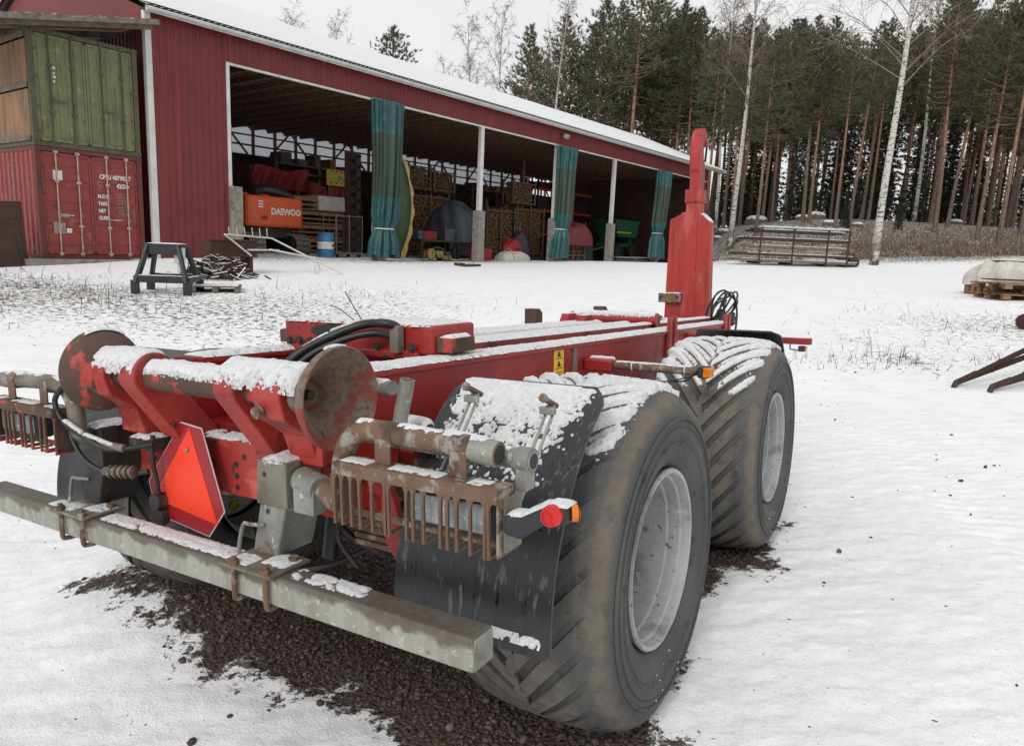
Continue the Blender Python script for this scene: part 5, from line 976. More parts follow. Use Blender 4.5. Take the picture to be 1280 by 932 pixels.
part('block', 'yellow_machine', en, lambda m: (m.box((-.55, -.2, .08), (.2, .25, .38)), m.box((.15, -.15, .0), (.75, .2, .22))), .05); part('flywheel', 'yellow_machine', en, lambda m: (m.cyl((-.6, -.28, .25), (-.6, -.2, .25), .22, 20), m.cyl((-.2, -.3, .28), (-.2, -.2, .28), .12, 16)), .01, 40); part('manifold', 'dark_steel', en, lambda m: (m.tube([(-.3, 0, .38), (-.1, 0, .5), (.3, .0, .45), (.6, 0, .2)], .05, 8), m.box((.3, -.2, .2), (.6, .1, .35))), 0)
# firewood
def logs_mesh(W_, H_, D_, r, seed):
    rg = np.random.RandomState(seed); m = MB(); z = r
    while z < H_:
        x = -W_/2+r
        while x < W_/2:
            a = rg.uniform(-.25, .25); L_ = D_*rg.uniform(.8, 1.); y = rg.uniform(-.06, .06); rr = r*rg.uniform(.7, 1.15); zz = z+rg.normal()*.02; m.cyl((x-a*.3, y, zz+rg.normal()*.02), (x+a*.3, y+L_, zz+rg.normal()*.02), rr, 5); x += rr*2.05
        z += r*1.75
    return m
def firewood(s, d, W_, H_, label, z=FL, posts=True, seed=1, cratef=False, group=None):
    t = inhall_thing('firewood_crate' if cratef else 'firewood_stack', label, 'firewood', s, d, z, 0, group)
    o = logs_mesh(W_, H_, .5, .055 if not cratef else .05, seed).build('logs', 'fire_wood', t, kind='stuff')
    xs = np.linspace(-W_/2-.06, W_/2+.06, 3 if not cratef else 2)
    for x in xs:
        for y in (-.12, .55): part('post', 'grey_wood', t, lambda m: m.box((x-.05, y-.04, 0), (x+.05, y+.04, H_+.12)), .01)
    for zz in ((.3, H_*.95) if not cratef else (.05, H_*.5, H_*.95)): part('rail', 'grey_wood', t, lambda m: m.box((-W_/2-.1, -.17, zz), (W_/2+.1, -.13, zz+.07)), .008)
    return t
firewood(20.4, 4.2, 2.2, 2.5, 'tall firewood stack left half beside the teal curtain', seed=1); firewood(23.0, 4.2, 2.4, 2.7, 'tall firewood stack against the crated firewood behind the maroon cover', seed=2); firewood(17.2, 6.2, 2.6, 3.0, 'firewood stack in the dark behind the grey tarpaulin', seed=3)
firewood(22.6, 4.4, 1.9, 1.15, 'slatted crate of firewood perched on top of the firewood stack', FL+2.88, seed=4, cratef=True); firewood(16.6, 6.4, 1.4, 1.1, 'left slatted firewood crate on the stack behind the tarpaulin', FL+3.2, seed=5, cratef=True); firewood(18.4, 6.4, 1.4, 1.0, 'right slatted firewood crate on the stack behind the tarpaulin', FL+3.2, seed=6, cratef=True)
# sacks and cloths in front
ws = inhall_thing('white_sack', 'white canvas bundle lying by the foot of the white bay post', 'sack', 17.0, .75)
part('cloth', 'white_cloth', ws, lambda m: blobm(m, 1.15, .4, .42, 2.), 0, 180); part('lashing', 'tan_cloth', ws, lambda m: m.tube([(-.3, -.42, .05), (-.3, -.25, .42), (-.3, 0, .56), (-.3, .3, .3)], .02, 6), 0)
rs2 = inhall_thing('red_bundle', 'dark red cloth bundle behind the white canvas bundle', 'bundle', 17.6, 1.25); part('cloth', 'tarp_red', rs2, lambda m: blobm(m, .65, .4, .95, 4.), 0, 180); part('cord', 'dark_steel', rs2, lambda m: m.tube([(-.5, -.4, .2), (0, -.42, .6), (.5, -.3, .3)], .015, 6), 0)
rs3 = inhall_thing('dark_red_box', 'dark red box beside the white canvas bundle and bay post', 'box', 15.3, 1.2); part('body', 'tarp_red', rs3, lambda m: m.box((-.45, -.3, 0), (.45, .3, .55)), .03); part('lid', 'dark_brown', rs3, lambda m: m.box((-.48, -.33, .552), (.48, .33, .60)), .02)
for i, (s, hh, nm) in enumerate(((18.6, 1.3, 'dark cloth covered heap beside the red bundle'), (24.6, 1.6, 'dark tool rack leaning beside the maroon cover'))):
    t = inhall_thing('covered_heap', nm, 'heap', s, 1.6); part('cloth', 'black_rubber', t, lambda m: blobm(m, .55, .5, hh, 5.+i), 0, 180); part('stick', 'grey_wood', t, lambda m: (m.cyl((-.3, -.3, 0), (.1, 0, hh+.5), .03, 6), m.cyl((.3, -.3, 0), (.0, .1, hh+.3), .025, 6)), 0)
mc = firewood(22.9, 1.3, 2.2, 1.2, 'firewood pile under a maroon cover beside the teal curtain', seed=8); part('cover', 'tarp_maroon', mc, lambda m: blobm(m, 1.35, .75, 1.1, 3., z0=.85), 0, 180)
# green machine, rails and orange racking in the last bays
gm = inhall_thing('green_machine', 'green farm implement with hopper standing in the last bay', 'implement', 32.5, 3.2)
part('hopper', 'green_paint', gm, lambda m: m.prism([(-1.6, 2.6), (1.8, 2.6), (1.4, 1.5), (-1.0, 1.5)], 'y', 0, 1.6), .05); part('frame', 'green_paint', gm, lambda m: (m.box((-1.4, .2, .9), (1.6, .4, 1.1)), m.box((-1.4, 1.2, .9), (1.6, 1.4, 1.1)), m.box((-1.2, .3, .9), (-1.0, 1.3, 1.6)), m.box((1.1, .3, .9), (1.3, 1.3, 1.6))), .02); part('yellow_trim', 'yellow_board', gm, lambda m: m.box((-1.3, -.01, 1.75), (.6, .0, 1.85)), 0)
for x in (-.9, 1.0): part('wheel', 'black_rubber', gm, lambda m: m.lathe([(-.15, .3), (-.15, .5), (0, .55), (.15, .5), (.15, .3)], 28, 'y', (x, .1, .55), False), 0, 40); part('rim', 'dark_steel', gm, lambda m: m.cyl((x, -.02, .55), (x, .2, .55), .3, 20), .01)
part('drawbar', 'green_paint', gm, lambda m: (m.bar((-1.4, .3, 1.0), (-3.0, .8, .6), .1, .1), m.bar((-1.4, 1.3, 1.0), (-3.0, .8, .6), .1, .1)), .01)
orr = inhall_thing('pallet_rack', 'orange beamed pallet rack along the back of the last bays', 'rack', 33.5, 7.5)
for x in (-5, -1.8, 1.4): part('upright', 'dark_steel', orr, lambda m: (m.box((x, 0, 0), (x+.1, .1, 5)), m.box((x, 1, 0), (x+.1, 1.1, 5))), 0)
for z in (1.4, 2.9, 4.2): part('beam', 'orange_paint', orr, lambda m: m.box((-5, -.02, z), (1.5, .08, z+.14)), .005); part('load', 'dark_brown', orr, lambda m: [m.box((-4.8+k*1.5, .1, z+.15), (-3.6+k*1.5, .95, z+.15+rq.uniform(.3, .9))) for k in range(4)], .03)
ry_ = inhall_thing('plank_pile', 'low pile of pale planks lying before the last bays', 'planks', 28.2, .2, .95)
for k in range(4): part('plank', 'grey_wood', ry_, lambda m: m.box((-2.4+rq.uniform(-.2, .2), k*.2, 0), (2.2, k*.2+.17, .07)), .005); part('plank', 'grey_wood', ry_, lambda m: m.box((-2.2, k*.2+.03, .14), (2.3+rq.uniform(-.2, .2), k*.2+.2, .21)), .005)
for x in (-1.8, 0, 1.8): part('batten', 'grey_wood', ry_, lambda m: m.box((x, 0, .071), (x+.1, .8, .138)), 0)
snow_strip(ry_, (-2.2, .3, .21), (2.2, .3, .21), .5, .03, .8, .04)
# shelves of timber and odds along the back of the hall
for i, (s0, nm) in enumerate(((5.2, 'timber shelf in the dark behind the excavator and red tarpaulin'), (13.2, 'timber shelf behind the upright boat and the work bench'), (20.5, 'timber shelf behind the firewood stacks'), (27.0, 'timber shelf in the dark behind the maroon covered pile'))):
    t = inhall_thing('timber_shelf', nm, 'shelf', s0, 9.6)
    for x in (-2.4, 0, 2.4): part('upright', 'truss_wood', t, lambda m: m.box((x-.07, 0, 0), (x+.07, .12, 4.2)), 0)
    for z in (.9, 1.9, 2.9, 3.9):
        part('shelf_beam', 'truss_wood', t, lambda m: m.box((-2.5, -.05, z), (2.5, .9, z+.09)), 0)
        for j in range(5):
            w = rq.uniform(.25, .6); x = -2.2+j*.95+rq.uniform(-.1, .1); part('stored_bundle', ('grey_wood', 'fire_wood', 'plank', 'dark_brown', 'tarp_grey')[rq.randrange(5)], t, lambda m: m.box((x, -.1+rq.uniform(0, .1), z+.09), (x+w, .8, z+.09+rq.uniform(.15, .6))), .02)
for i, (s0, d0, mt, nm) in enumerate(((7.75, 2.3, 'blue_paint', 'dark plastic can standing behind the cage trolley'), (14.9, 1.0, 'yellow_board', 'yellow fuel can beside the white bay post'))):
    t = inhall_thing('fuel_can', nm, 'can', s0, d0); part('body', mt, t, lambda m: m.box((-.17, -.1, 0), (.17, .1, .42)), .04); part('handle', mt, t, lambda m: m.tube([(-.12, 0, .40), (-.1, 0, .49), (.06, 0, .49), (.08, 0, .40)], .018, 6), 0); part('cap', 'dark_steel', t, lambda m: m.cyl((.12, 0, .42), (.12, 0, .47), .035, 10), 0)
# ================================================================== yard things near the hall
def gpos(x, y, dz=0): return (x, y, float(gz(x, y))+dz)
ts = thing('steel_trestle', 'dark grey steel trestle with a square top standing on the snow', 'trestle', gpos(-6.95, 14.35), R(8))
for sx_ in (-1, 1):
    for sy_ in (-1, 1): part('leg', 'charcoal_paint', ts, lambda m: (m.bar((sx_*.28, sy_*.22, .93), (sx_*.47, sy_*.42, .20), .17, .06, (sx_, 0, 0)), m.box((sx_*.48-.07, sy_*.42-.05, -.02), (sx_*.48+.07, sy_*.42+.05, .26))), .006)
tp_ = part('top', 'charcoal_paint', ts, lambda m: (m.box((-.33, -.27, .90), (.33, .27, .97)), m.box((-.33, -.275, .76), (.33, -.22, .90))), .008); snow_strip(tp_, (-.32, 0, .97), (.32, 0, .97), .52, .03, 1, .02)
for sy_ in (-1, 1): b_ = part('lower_beam', 'charcoal_paint', ts, lambda m: m.box((-.48, sy_*.42-.04, .22), (.48, sy_*.42+.04, .36)), .006); snow_strip(b_, (-.45, sy_*.42, .36), (.45, sy_*.42, .36), .08, .02, .9, .02)
for sx_ in (-1, 1): b_ = part('side_beam', 'charcoal_paint', ts, lambda m: m.box((sx_*.48-.04, -.40, .22), (sx_*.48+.04, .40, .34)), .006); snow_strip(b_, (sx_*.48, -.38, .34), (sx_*.48, .38, .34), .08, .02, .9, .02)
part('socket', 'hall_white', ts, lambda m: (m.box((.18, -.20, .60), (.36, -.05, .90)), m.cyl((.27, -.12, .42), (.27, -.12, .62), .05, 12)), .01)
pt_ = thing('pallet', 'snowy wooden pallet lying behind the grey trestle', 'pallet', gpos(-6.25, 14.95), R(20))
for k in range(4): part('slat', 'grey_wood', pt_, lambda m: m.box((-.5, -.4+k*.2, .10), (.5, -.26+k*.2, .13)), .003)
for k in range(3): part('block', 'grey_wood', pt_, lambda m: m.box((-.48+k*.42, -.4, 0), (-.36+k*.42, .36, .10)), .003)
snow_strip(pt_, (-.45, -.03, .13), (.45, -.03, .13), .7, .03, 1, .03)
bp_ = thing('stick_pile', 'pile of snowy cut sticks in front of the hall wall', 'sticks', gpos(-7.05, 17.05), HR); bp_.scale = (.68, .68, .8)
rg = np.random.RandomState(4); m = MB(); ms = MB()
for k in range(420):
    x, y = rg.normal()*.55, rg.normal()*.4; h = max(0, .62*(1-(x/1.25)**2-(y/.9)**2))*rg.uniform(0, 1)+.03; a = rg.normal()*.5; L_ = rg.uniform(.25, .6); d = Vector((math.cos(a), math.sin(a), rg.normal()*.22))*L_/2; r_ = rg.uniform(.012, .03); p = Vector((x, y, h)); m.cyl(p-d, p+d, r_, 5)
    if rg.uniform() < .42: ms.bar(p-d*.9+Vector((0, 0, r_)), p+d*.9+Vector((0, 0, r_)), r_*1.7, r_*.9)
m.build('sticks', 'dark_brown', bp_, kind='stuff'); ms.build('snow_cover', 'snow', bp_, kind='stuff')
bb_ = thing('rusty_trough', 'dark brown rusty steel trough lying on the stick pile', 'trough', gpos(-7.05, 17.75, .42), HR)
part('body', 'dark_brown', bb_, lambda m: (m.box((-.65, -.25, 0), (.6, -.22, .38)), m.box((-.65, .22, 0), (.6, .25, .38)), m.box((-.65, -.22, 0), (.6, .22, .04)), m.box((-.65, -.22, .04), (-.6, .22, .38))), .01); part('flange', 'dark_brown', bb_, lambda m: m.box((-.68, -.29, .38), (.62, -.2, .42)), .005); snow_strip(bb_, (-.6, 0, .30), (.55, 0, .30), .38, .05, 1, .03)
part('support', 'dark_brown', bb_, lambda m: (m.box((-.5, -.2, -.45), (-.4, .2, 0)), m.box((.4, -.2, -.45), (.5, .2, 0))), 0)
gf = thing('tined_hay_rack', 'bent white tubular frame with tines leaning over the stick pile', 'frame', gpos(-6.7, 18.0), HR)
part('tubes', 'hall_white', gf, lambda m: (m.cyl((-.75, -.2, .95), (.75, .1, .90), .022, 6), m.cyl((-.75, -.2, .95), (-.1, -.3, .45), .022, 6), m.cyl((.75, .1, .90), (2.3, -.9, .0), .022, 6), m.cyl((.35, -.4, .62), (2.6, .2, .35), .025, 6), m.cyl((-.2, -.3, .6), (.9, .0, .6), .02, 6), m.cyl((1.75, -.4, .05), (2.1, .1, .44), .02, 6), m.cyl((2.1, .1, .44), (2.3, .1, .1), .02, 6)), 0, 60)
for k in range(6): part('tine', 'hall_white', gf, lambda m: m.cyl((-.6+k*.24, -.17+k*.045, .94), (-.62+k*.24, -.17+k*.045, 1.14), .010, 5), 0)
sl = thing('steel_sheets', 'rusty brown steel sheets leaning against the red container', 'sheets', gpos(*h2w(-3.2, .2)[:2]), HR)
for k in range(3): part('sheet', 'dark_brown', sl, lambda m: m.add([(-1.0-k*.3, -.4-k*.12, -.05), (.42-k*.12, -.35-k*.1, -.05), (.5-k*.12, .1, 1.45-k*.1), (-.9-k*.3, .1, 1.40-k*.1), (-1.0-k*.3, -.37-k*.12, -.05), (.42-k*.12, -.32-k*.1, -.05), (.5-k*.12, .13, 1.45-k*.1), (-.9-k*.3, .13, 1.40-k*.1)], [(0, 1, 2, 3), (7, 6, 5, 4), (0, 4, 5, 1), (1, 5, 6, 2), (2, 6, 7, 3), (3, 7, 4, 0)]), .003)
sw = thing('scrap_planks', 'few snowy planks lying on the ground before the second bay', 'planks', gpos(*h2w(10.6, -2.0)[:2]), HR+.2)
for k in range(4): o = part('plank', 'dark_brown', sw, lambda m: m.box((-.6+.1*k, -.3+k*.17, 0), (.6-.15*k, -.18+k*.17, .08+.03*(k % 2))), .006); snow_strip(o, (-.5+.1*k, -.24+k*.17, .08+.03*(k % 2)), (.5-.15*k, -.24+k*.17, .08+.03*(k % 2)), .09, .03, .9, .02)
# ================================================================== things by the forest and on the right
bs_ = thing('steel_rack_pile', 'pile of snowy steel rack frames and planks before the forest', 'rack pile', gpos(14.6, 38.3), R(2))
for k, (z, w, mt) in enumerate(((.15, 3.4, 'grey_wood'), (.45, 3.1, 'dark_brown'), (.85, 2.7, 'grey_wood'), (1.25, 2.75, 'dark_brown'), (1.65, 2.5, 'charcoal_paint'))):
    for j in range(4):
        o = part('beam', mt, bs_, lambda m: m.box((-w+rq.uniform(-.3, .3), -.8+j*.45, z), (w*.95+rq.uniform(-.4, .3), -.66+j*.45, z+.13)), .01)
        if k > 1 or j == 0: snow_strip(o, (-w*.9, -.73+j*.45, z+.13), (w*.9, -.73+j*.45, z+.13), .15, .05, .9, .06)
for x in (-2.2, -.5, 1.3, 2.4): part('crossbar', 'dark_brown', bs_, lambda m: (m.box((x, -.9, .03), (x+.1, .8, .14)), m.box((x, -.86, .14), (x+.08, -.80, 1.8)), m.box((x, -.9, 1.79), (x+.1, .8, 1.86))), .01)
part('ladder_frame', 'hall_white', bs_, lambda m: ([m.bar((-1.9, y, 1.95), (2.5, y, 1.95), .06, .06) for y in (-.5, .4)], [m.bar((x, -.5, 1.95), (x+.08, .4, 2.05), .06, .06) for x in np.arange(-1.8, 2.5, .6)]), 0)
part('wheel_hub', 'black_rubber', bs_, lambda m: (m.cyl((2.9, -.7, .3), (2.9, -.5, .3), .3, 16), m.box((2.3, -.6, .4), (3.0, .2, .6))), .03)
pp = thing('pallet_stack', 'wooden pallets and boards lying by the white sack', 'pallets', gpos(13.0, 18.4), R(6))
for lv, z in enumerate((0, .26)):
    for k in range(3): [part('runner_block', 'plank', pp, lambda m: m.box((-1.0+i*.85, -.5+k*.45, z), (-.8+i*.85, -.38+k*.45, z+.10)), .004) for i in range(3)]
    for k in range(5): o = part('slat', 'plank', pp, lambda m: m.box((-1.05, -.52+k*.25, z+.10), (1.4, -.36+k*.25, z+.135)), .004)
    for k in range(3): part('board', 'dark_brown', pp, lambda m: m.box((-1.25+.1*k, -.5+k*.3, z+.14+.06*lv), (1.6, -.3+k*.3, z+.17+.06*lv)), .004)
snow_strip(pp, (-.9, 0, .40), (1.3, 0, .40), .8, .03, .85, .03)
sk_ = thing('bulk_sack', 'plump white plastic bulk sack behind the wooden pallets', 'sack', gpos(13.75, 19.7, .22), R(4))
part('bag', 'white_cloth', sk_, lambda m: blobm(m, 1.45, .8, .72, 1.7, 48, 16), 0, 180); snow_strip(sk_, (-.9, 0, .70), (.9, 0, .70), .7, .04, 1, .04); part('base_pallet', 'plank', sk_, lambda m: [m.box((-1.2, -.6+k*.25, -.28), (1.2, -.45+k*.25, .04)) for k in range(5)], .004)
pl_ = part('leaning_pole', 'dark_brown', None, lambda m: m.tube([(0, 0, 0), (.55, .3, .45), (1.5, .9, 1.25), (2.4, 1.4, 2.0)], .035, 8), 0, 60); pl_.location = gpos(12.5, 17.8, .2); tag(pl_, 'dark wooden pole leaning over the pallets and white sack', 'pole')
def pole_frame(tip, e1, e2, label):
    t = thing('rusty_harrow_frame', label, 'frame', tip); v1, v2 = Vector(e1)-Vector(tip), Vector(e2)-Vector(tip)
    for v in (v1, v2): part('side_bar', 'dark_brown', t, lambda m: (m.bar((0, 0, .03), v, .016, .07), m.bar((0, .03, .0), v+Vector((0, .03, -.03)), .05, .014)), .003)
    for k in (.0, .22, .45, .7, .95): part('cross_bar', 'dark_brown', t, lambda m: (m.bar(v1*k+Vector((0, 0, .03)), v2*k+Vector((.02, 0, .03)), .03, .03), m.bar(v1*min(1, k+.2)+Vector((0, 0, .02)), v2*k+Vector((.02, 0, .02)), .012, .012)), 0)
    part('shoe', 'dark_steel', t, lambda m: m.cyl((-.02, -.01, -.03), (.02, .01, .05), .032, 8), .005)
    a = np.array(v1); snow_strip(t, a*.1+np.array((0, 0, .07)), a*.8+np.array((0, 0, .07)), .03, .012, .7, .01)
pole_frame(gpos(5.25, 8.35, .04), (7.6, 9.2, 1.10), (7.8, 9.45, .86), 'rusty brown frame of long bars reaching out farthest across the snow'); pole_frame(gpos(5.55, 8.15, .04), (8.0, 8.9, 1.0), (8.2, 9.1, .76), 'rusty brown frame of long bars lying alongside the one reaching farthest out')
lgd = thing('snowy_log', 'short dark log capped with snow beside the dry weeds', 'log', gpos(9.75, 13.25), R(20)); part('bark', 'dark_brown', lgd, lambda m: m.tube([(-.5, 0, .12), (0, .03, .13), (.6, 0, .12)], .14, 10), 0, 60); snow_tube(lgd, (-.45, 0, .12), (.55, 0, .12), .14, .06, 70, res=.03)
# ================================================================== forest
pm('pine_bark', lin((122, 90, 72)), lin((94, 72, 62)), 5, .9, 0, [(lin((74, 60, 54)), 8, .54, .7, .95, (3, 3, .5))], .4, 20, .02, (1, 1, .3))
def pbark():
    t = NT('pine_trunk'); co = t.coord(); sx_ = t.new('SeparateXYZ'); t.l.new(co, sx_.inputs[0]); n = t.noise(t.coord('Object', (4, 4, 1.2)), 3, 5); f = t.ramp(sx_.outputs[2], 2, 8)
    col = t.mix(f, lin((112, 98, 90)), lin((146, 110, 90))); col = t.mix(t.ramp(n, .45, .68), col, lin((70, 58, 52))); t.out(col, .9, 0., t.bump(n, .5, .03))
pbark()
def bbark():
    t = NT('birch_trunk'); co = t.coord(); sx_ = t.new('SeparateXYZ'); t.l.new(co, sx_.inputs[0]); n = t.noise(t.coord('Object', (3, 3, 9)), 1.6, 5, .65); n2 = t.noise(t.coord('Object', (1, 1, 1)), 2.2, 4)
    f = t.ramp(sx_.outputs[2], .3, 2.2); col = t.mix(t.ramp(n, .53, .60), lin((188, 184, 177)), lin((62, 56, 52))); col = t.mix(t.math('MULTIPLY', t.math('SUBTRACT', 1., f), t.ramp(n2, .3, .55)), col, lin((78, 70, 64))); t.out(col, .8, 0., t.bump(n, .3, .02))
bbark()
pm('birch_twig', lin((132, 116, 108)), lin((104, 90, 84)), 3, .85)
def needle_mat(name, a, b):
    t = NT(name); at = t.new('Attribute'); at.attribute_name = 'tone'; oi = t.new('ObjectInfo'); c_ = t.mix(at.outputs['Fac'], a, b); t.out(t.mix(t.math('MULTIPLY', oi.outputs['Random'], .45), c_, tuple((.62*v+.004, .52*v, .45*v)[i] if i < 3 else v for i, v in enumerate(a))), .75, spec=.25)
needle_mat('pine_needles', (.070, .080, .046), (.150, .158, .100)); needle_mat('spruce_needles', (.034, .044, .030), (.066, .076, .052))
def blades(C, D, L_, W_, rg, n, spread):
    """n thin triangles per tuft centre C with main direction D"""
    k = len(C); C = np.repeat(C, n, 0); D = np.repeat(D, n, 0)+rg.normal(size=(k*n, 3))*spread; D /= np.linalg.norm(D, axis=1)[:, None]
    U = np.cross(D, rg.normal(size=D.shape)); U /= np.linalg.norm(U, axis=1)[:, None]; l = L_*rg.uniform(.6, 1.2, (k*n, 1)); w = W_*rg.uniform(.6, 1.2, (k*n, 1)); s = C-D*l*.3
    V = np.stack([s-U*w/2, s+U*w/2, s+D*l], 1).reshape(-1, 3); return V, np.arange(len(V)).reshape(-1, 3)
def pine_meshes(seed, H, cb, rad, dens=1.):
    rg = np.random.RandomState(seed); lean = rg.normal(size=2)*.012*H; ctl = [Vector((lean[0]*t**1.5+.12*math.sin(t*5+seed)*t, lean[1]*t**1.5+.1*math.cos(t*4+seed)*t, H*t-.3*(t == 0))) for t in np.linspace(0, 1, 9)]; r0 = .0078*H+.02
    m = MB(); m.tube(ctl, 0, 10, 3, True, [r0*(1.25 if i == 0 else 1)*(1-t)**.75+.012 for i, t in enumerate(np.linspace(0, 1, 9))]); tk = m
    def axis(z): t = np.clip(z/H, 0, 1); i = min(int(t*8), 7); f = t*8-i; return np.array(ctl[i].lerp(ctl[i+1], f))
    C, D, tone = [], [], []; nb = int(96*dens)
    for k in range(nb):
        u = (k+rg.uniform(0, 1))/nb; z = H*(cb+(1-cb)*u**.92); a = k*2.399+rg.normal()*.4; env = (math.sin(math.pi*min(1, .16+.86*u)))**.8*(1-.25*u)+.10; L_ = rad*1.18*env*rg.uniform(.55, 1.25)
        up = -.05+.55*u+rg.normal()*.12; d = np.array((math.cos(a), math.sin(a), up)); d /= np.linalg.norm(d); p0 = axis(z); p1 = p0+d*L_+np.array((0, 0, .10*L_)); m.tube([p0, (p0+p1)/2+np.array((0, 0, -.04*L_)), p1], 0, 4, 1, False, [.035*(1.2-u), .024*(1.2-u), .008])
        nt = max(3, int(11*L_/rad+2))
        for j in range(nt):
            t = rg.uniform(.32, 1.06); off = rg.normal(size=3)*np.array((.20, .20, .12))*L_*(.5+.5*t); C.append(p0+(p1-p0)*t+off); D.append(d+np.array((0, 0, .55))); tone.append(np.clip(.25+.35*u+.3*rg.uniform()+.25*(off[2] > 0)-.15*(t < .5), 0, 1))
    for k in range(int(9*dens)):      # dead stubs under the crown
        z = H*(cb-.28*rg.uniform()); a = rg.uniform(0, 6.28); d = np.array((math.cos(a), math.sin(a), -.1)); p0 = axis(z); m.tube([p0, p0+d*rg.uniform(.3, 1.2)], 0, 3, 1, False, [.02, .005])
    C, D = np.array(C), np.array(D); n = 12; V, F = blades(C, D, .40, .055, rg, n, .8); tone = np.repeat(np.array(tone), n*3)
    return tk.mesh('trunk', 'pine_trunk', 60), npmesh('crown', V, F, 'pine_needles', False, {'tone': tone})
def spruce_meshes(seed, H, rad, base=.06):
    rg = np.random.RandomState(seed); m = MB(); m.tube([(0, 0, -.3), (0, 0, H*.5), (0, 0, H)], 0, 8, 1, True, [.009*H+.02, .005*H, .01]); C, D, tone = [], [], []
    nb = 130
    for k in range(nb):
        u = (k+rg.uniform())/nb; z = H*(base+(1-base)*u); a = k*2.399+rg.normal()*.3; L_ = (rad*(1-u)**.8+.12)*rg.uniform(.75, 1.1); d = np.array((math.cos(a), math.sin(a), -.25+.6*u)); p0 = np.array((0, 0, z)); p1 = p0+d*L_; m.tube([p0, p1], 0, 3, 1, False, [.02, .005])
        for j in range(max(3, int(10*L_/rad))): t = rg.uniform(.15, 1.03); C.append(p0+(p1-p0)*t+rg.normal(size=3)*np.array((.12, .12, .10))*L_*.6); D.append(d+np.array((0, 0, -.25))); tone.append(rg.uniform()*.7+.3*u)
    n = 11; V, F = blades(np.array(C), np.array(D), .5, .085, rg, n, .6); return m.mesh('trunk', 'pine_trunk', 60), npmesh('crown', V, F, 'spruce_needles', False, {'tone': np.repeat(np.array(tone), n*3)})
def birch_meshes(seed, H, lean, r0, cb=.3, fork=True, twigs=1.):
    rg = np.random.RandomState(seed); ctl = [Vector((lean[0]*t**1.2+.25*math.sin(t*6+seed)*t, lean[1]*t+.2*math.cos(t*5+seed)*t, H*t-.3*(t == 0))) for t in np.linspace(0, 1, 10)]
    m = MB(); m.tube(ctl, 0, 12, 3, True, [r0*(1.3 if i == 0 else 1)*(1-t)**.85+.015 for i, t in enumerate(np.linspace(0, 1, 10))]); tw = MB()
    def axis(t): i = min(int(t*9), 8); return np.array(ctl[i].lerp(ctl[i+1], t*9-i))
    nb = int(30*twigs)
    for k in range(nb):
        u = (k+rg.uniform())/nb; t = cb+(1-cb)*u; a = k*2.4+rg.normal()*.5; L_ = H*.21*(1-.62*u)*rg.uniform(.6, 1.25); d = np.array((math.cos(a), math.sin(a), 1.0+.6*u+rg.normal()*.3)); d /= np.linalg.norm(d); p0 = axis(t); pm_ = p0+d*L_*.55+np.array((0, 0, .04*L_)); p1 = p0+d*L_+np.array((0, 0, -.10*L_*rg.uniform(0, 1)))
        rb = r0*.15*(1-u)+.010; (m if rb > .055 else tw).tube([p0, pm_, p1], 0, 5, 3, False, [rb, rb*.55, .006])
        for j in range(int(11*twigs)):
            s = rg.uniform(.25, 1.); q0 = p0+(pm_-p0)*s*1.8 if s < .55 else pm_+(p1-pm_)*(s-.55)/.45; dd = d*.6+rg.normal(size=3)*.55; dd /= np.linalg.norm(dd); l2 = L_*rg.uniform(.18, .42); q1 = q0+dd*l2; q2 = q1+np.array((dd[0]*.3, dd[1]*.3, -.5*rg.uniform(.3, 1.2)))*l2; tw.tube([q0, q1, q2], 0, 3, 2, False, [.010, .007, .004])
            for i in range(4): e0 = q0+(q1-q0)*rg.uniform(.2, 1); ed = dd*.5+rg.normal(size=3)*.5+np.array((0, 0, -.3)); tw.tube([e0, e0+ed*l2*.5], 0, 3, 1, False, [.007, .004])
    return m.mesh('trunk', 'birch_trunk', 60), tw.mesh('crown', 'birch_twig')
PINES = [pine_meshes(31+i, H, cb, rad, de) for i, (H, cb, rad, de) in enumerate(((19, .50, 1.9, 1.), (20.5, .56, 2.0, 1.), (18, .46, 1.75, 1.), (21, .60, 1.9, .9), (17, .42, 1.9, 1.1), (19.5, .52, 2.2, 1.1)))]
PH = (19, 20.5, 18, 21, 17, 19.5)
SPR = [spruce_meshes(51+i, H, rad) for i, (H, rad) in enumerate(((13, 2.0), (10, 1.7), (16, 2.3)))]
def tree(name, meshes, label, cat, loc, rz=0., sc=1., group=None, tilt=(0, 0), szz=1.):
    t = thing(name, label, cat, loc, 0, group, (tilt[0], tilt[1], rz)); t.scale = (sc, sc, sc*szz); link('trunk', meshes[0], t); link('crown', meshes[1], t); return t
CAMR = np.array([[.999063, .043280, 0], [.007657, -.176761, .984224], [.042597, -.983302, -.176927]])
def ray(u, v): return CAMR @ np.array(((u-640)/893.2, (v-466)/893.2, 1.))
def on_ground(u, v, y0=25, y1=95):
    r = ray(u, v); ys = np.arange(y0, y1, .2); xs = r[0]/r[1]*ys; zz = CAM_Z+r[2]/r[1]*ys; d = zz-gz0(xs, ys); i = np.argmax(d < 0) if (d < 0).any() else len(ys)-1; return float(xs[i]), float(ys[i])
def bearing(u, v, y): r = ray(u, v); return float(r[0]/r[1]*y), float(CAM_Z+r[2]/r[1]*y)
def topscale(u, v, x, y, H): return (bearing(u, v, y)[1]-float(gz0(x, y)))/H
rt = np.random.RandomState(21); rnd = random.Random(9); taken = []
L_EDGE = 'tall pine with bare reddish trunk at the edge of the forest'
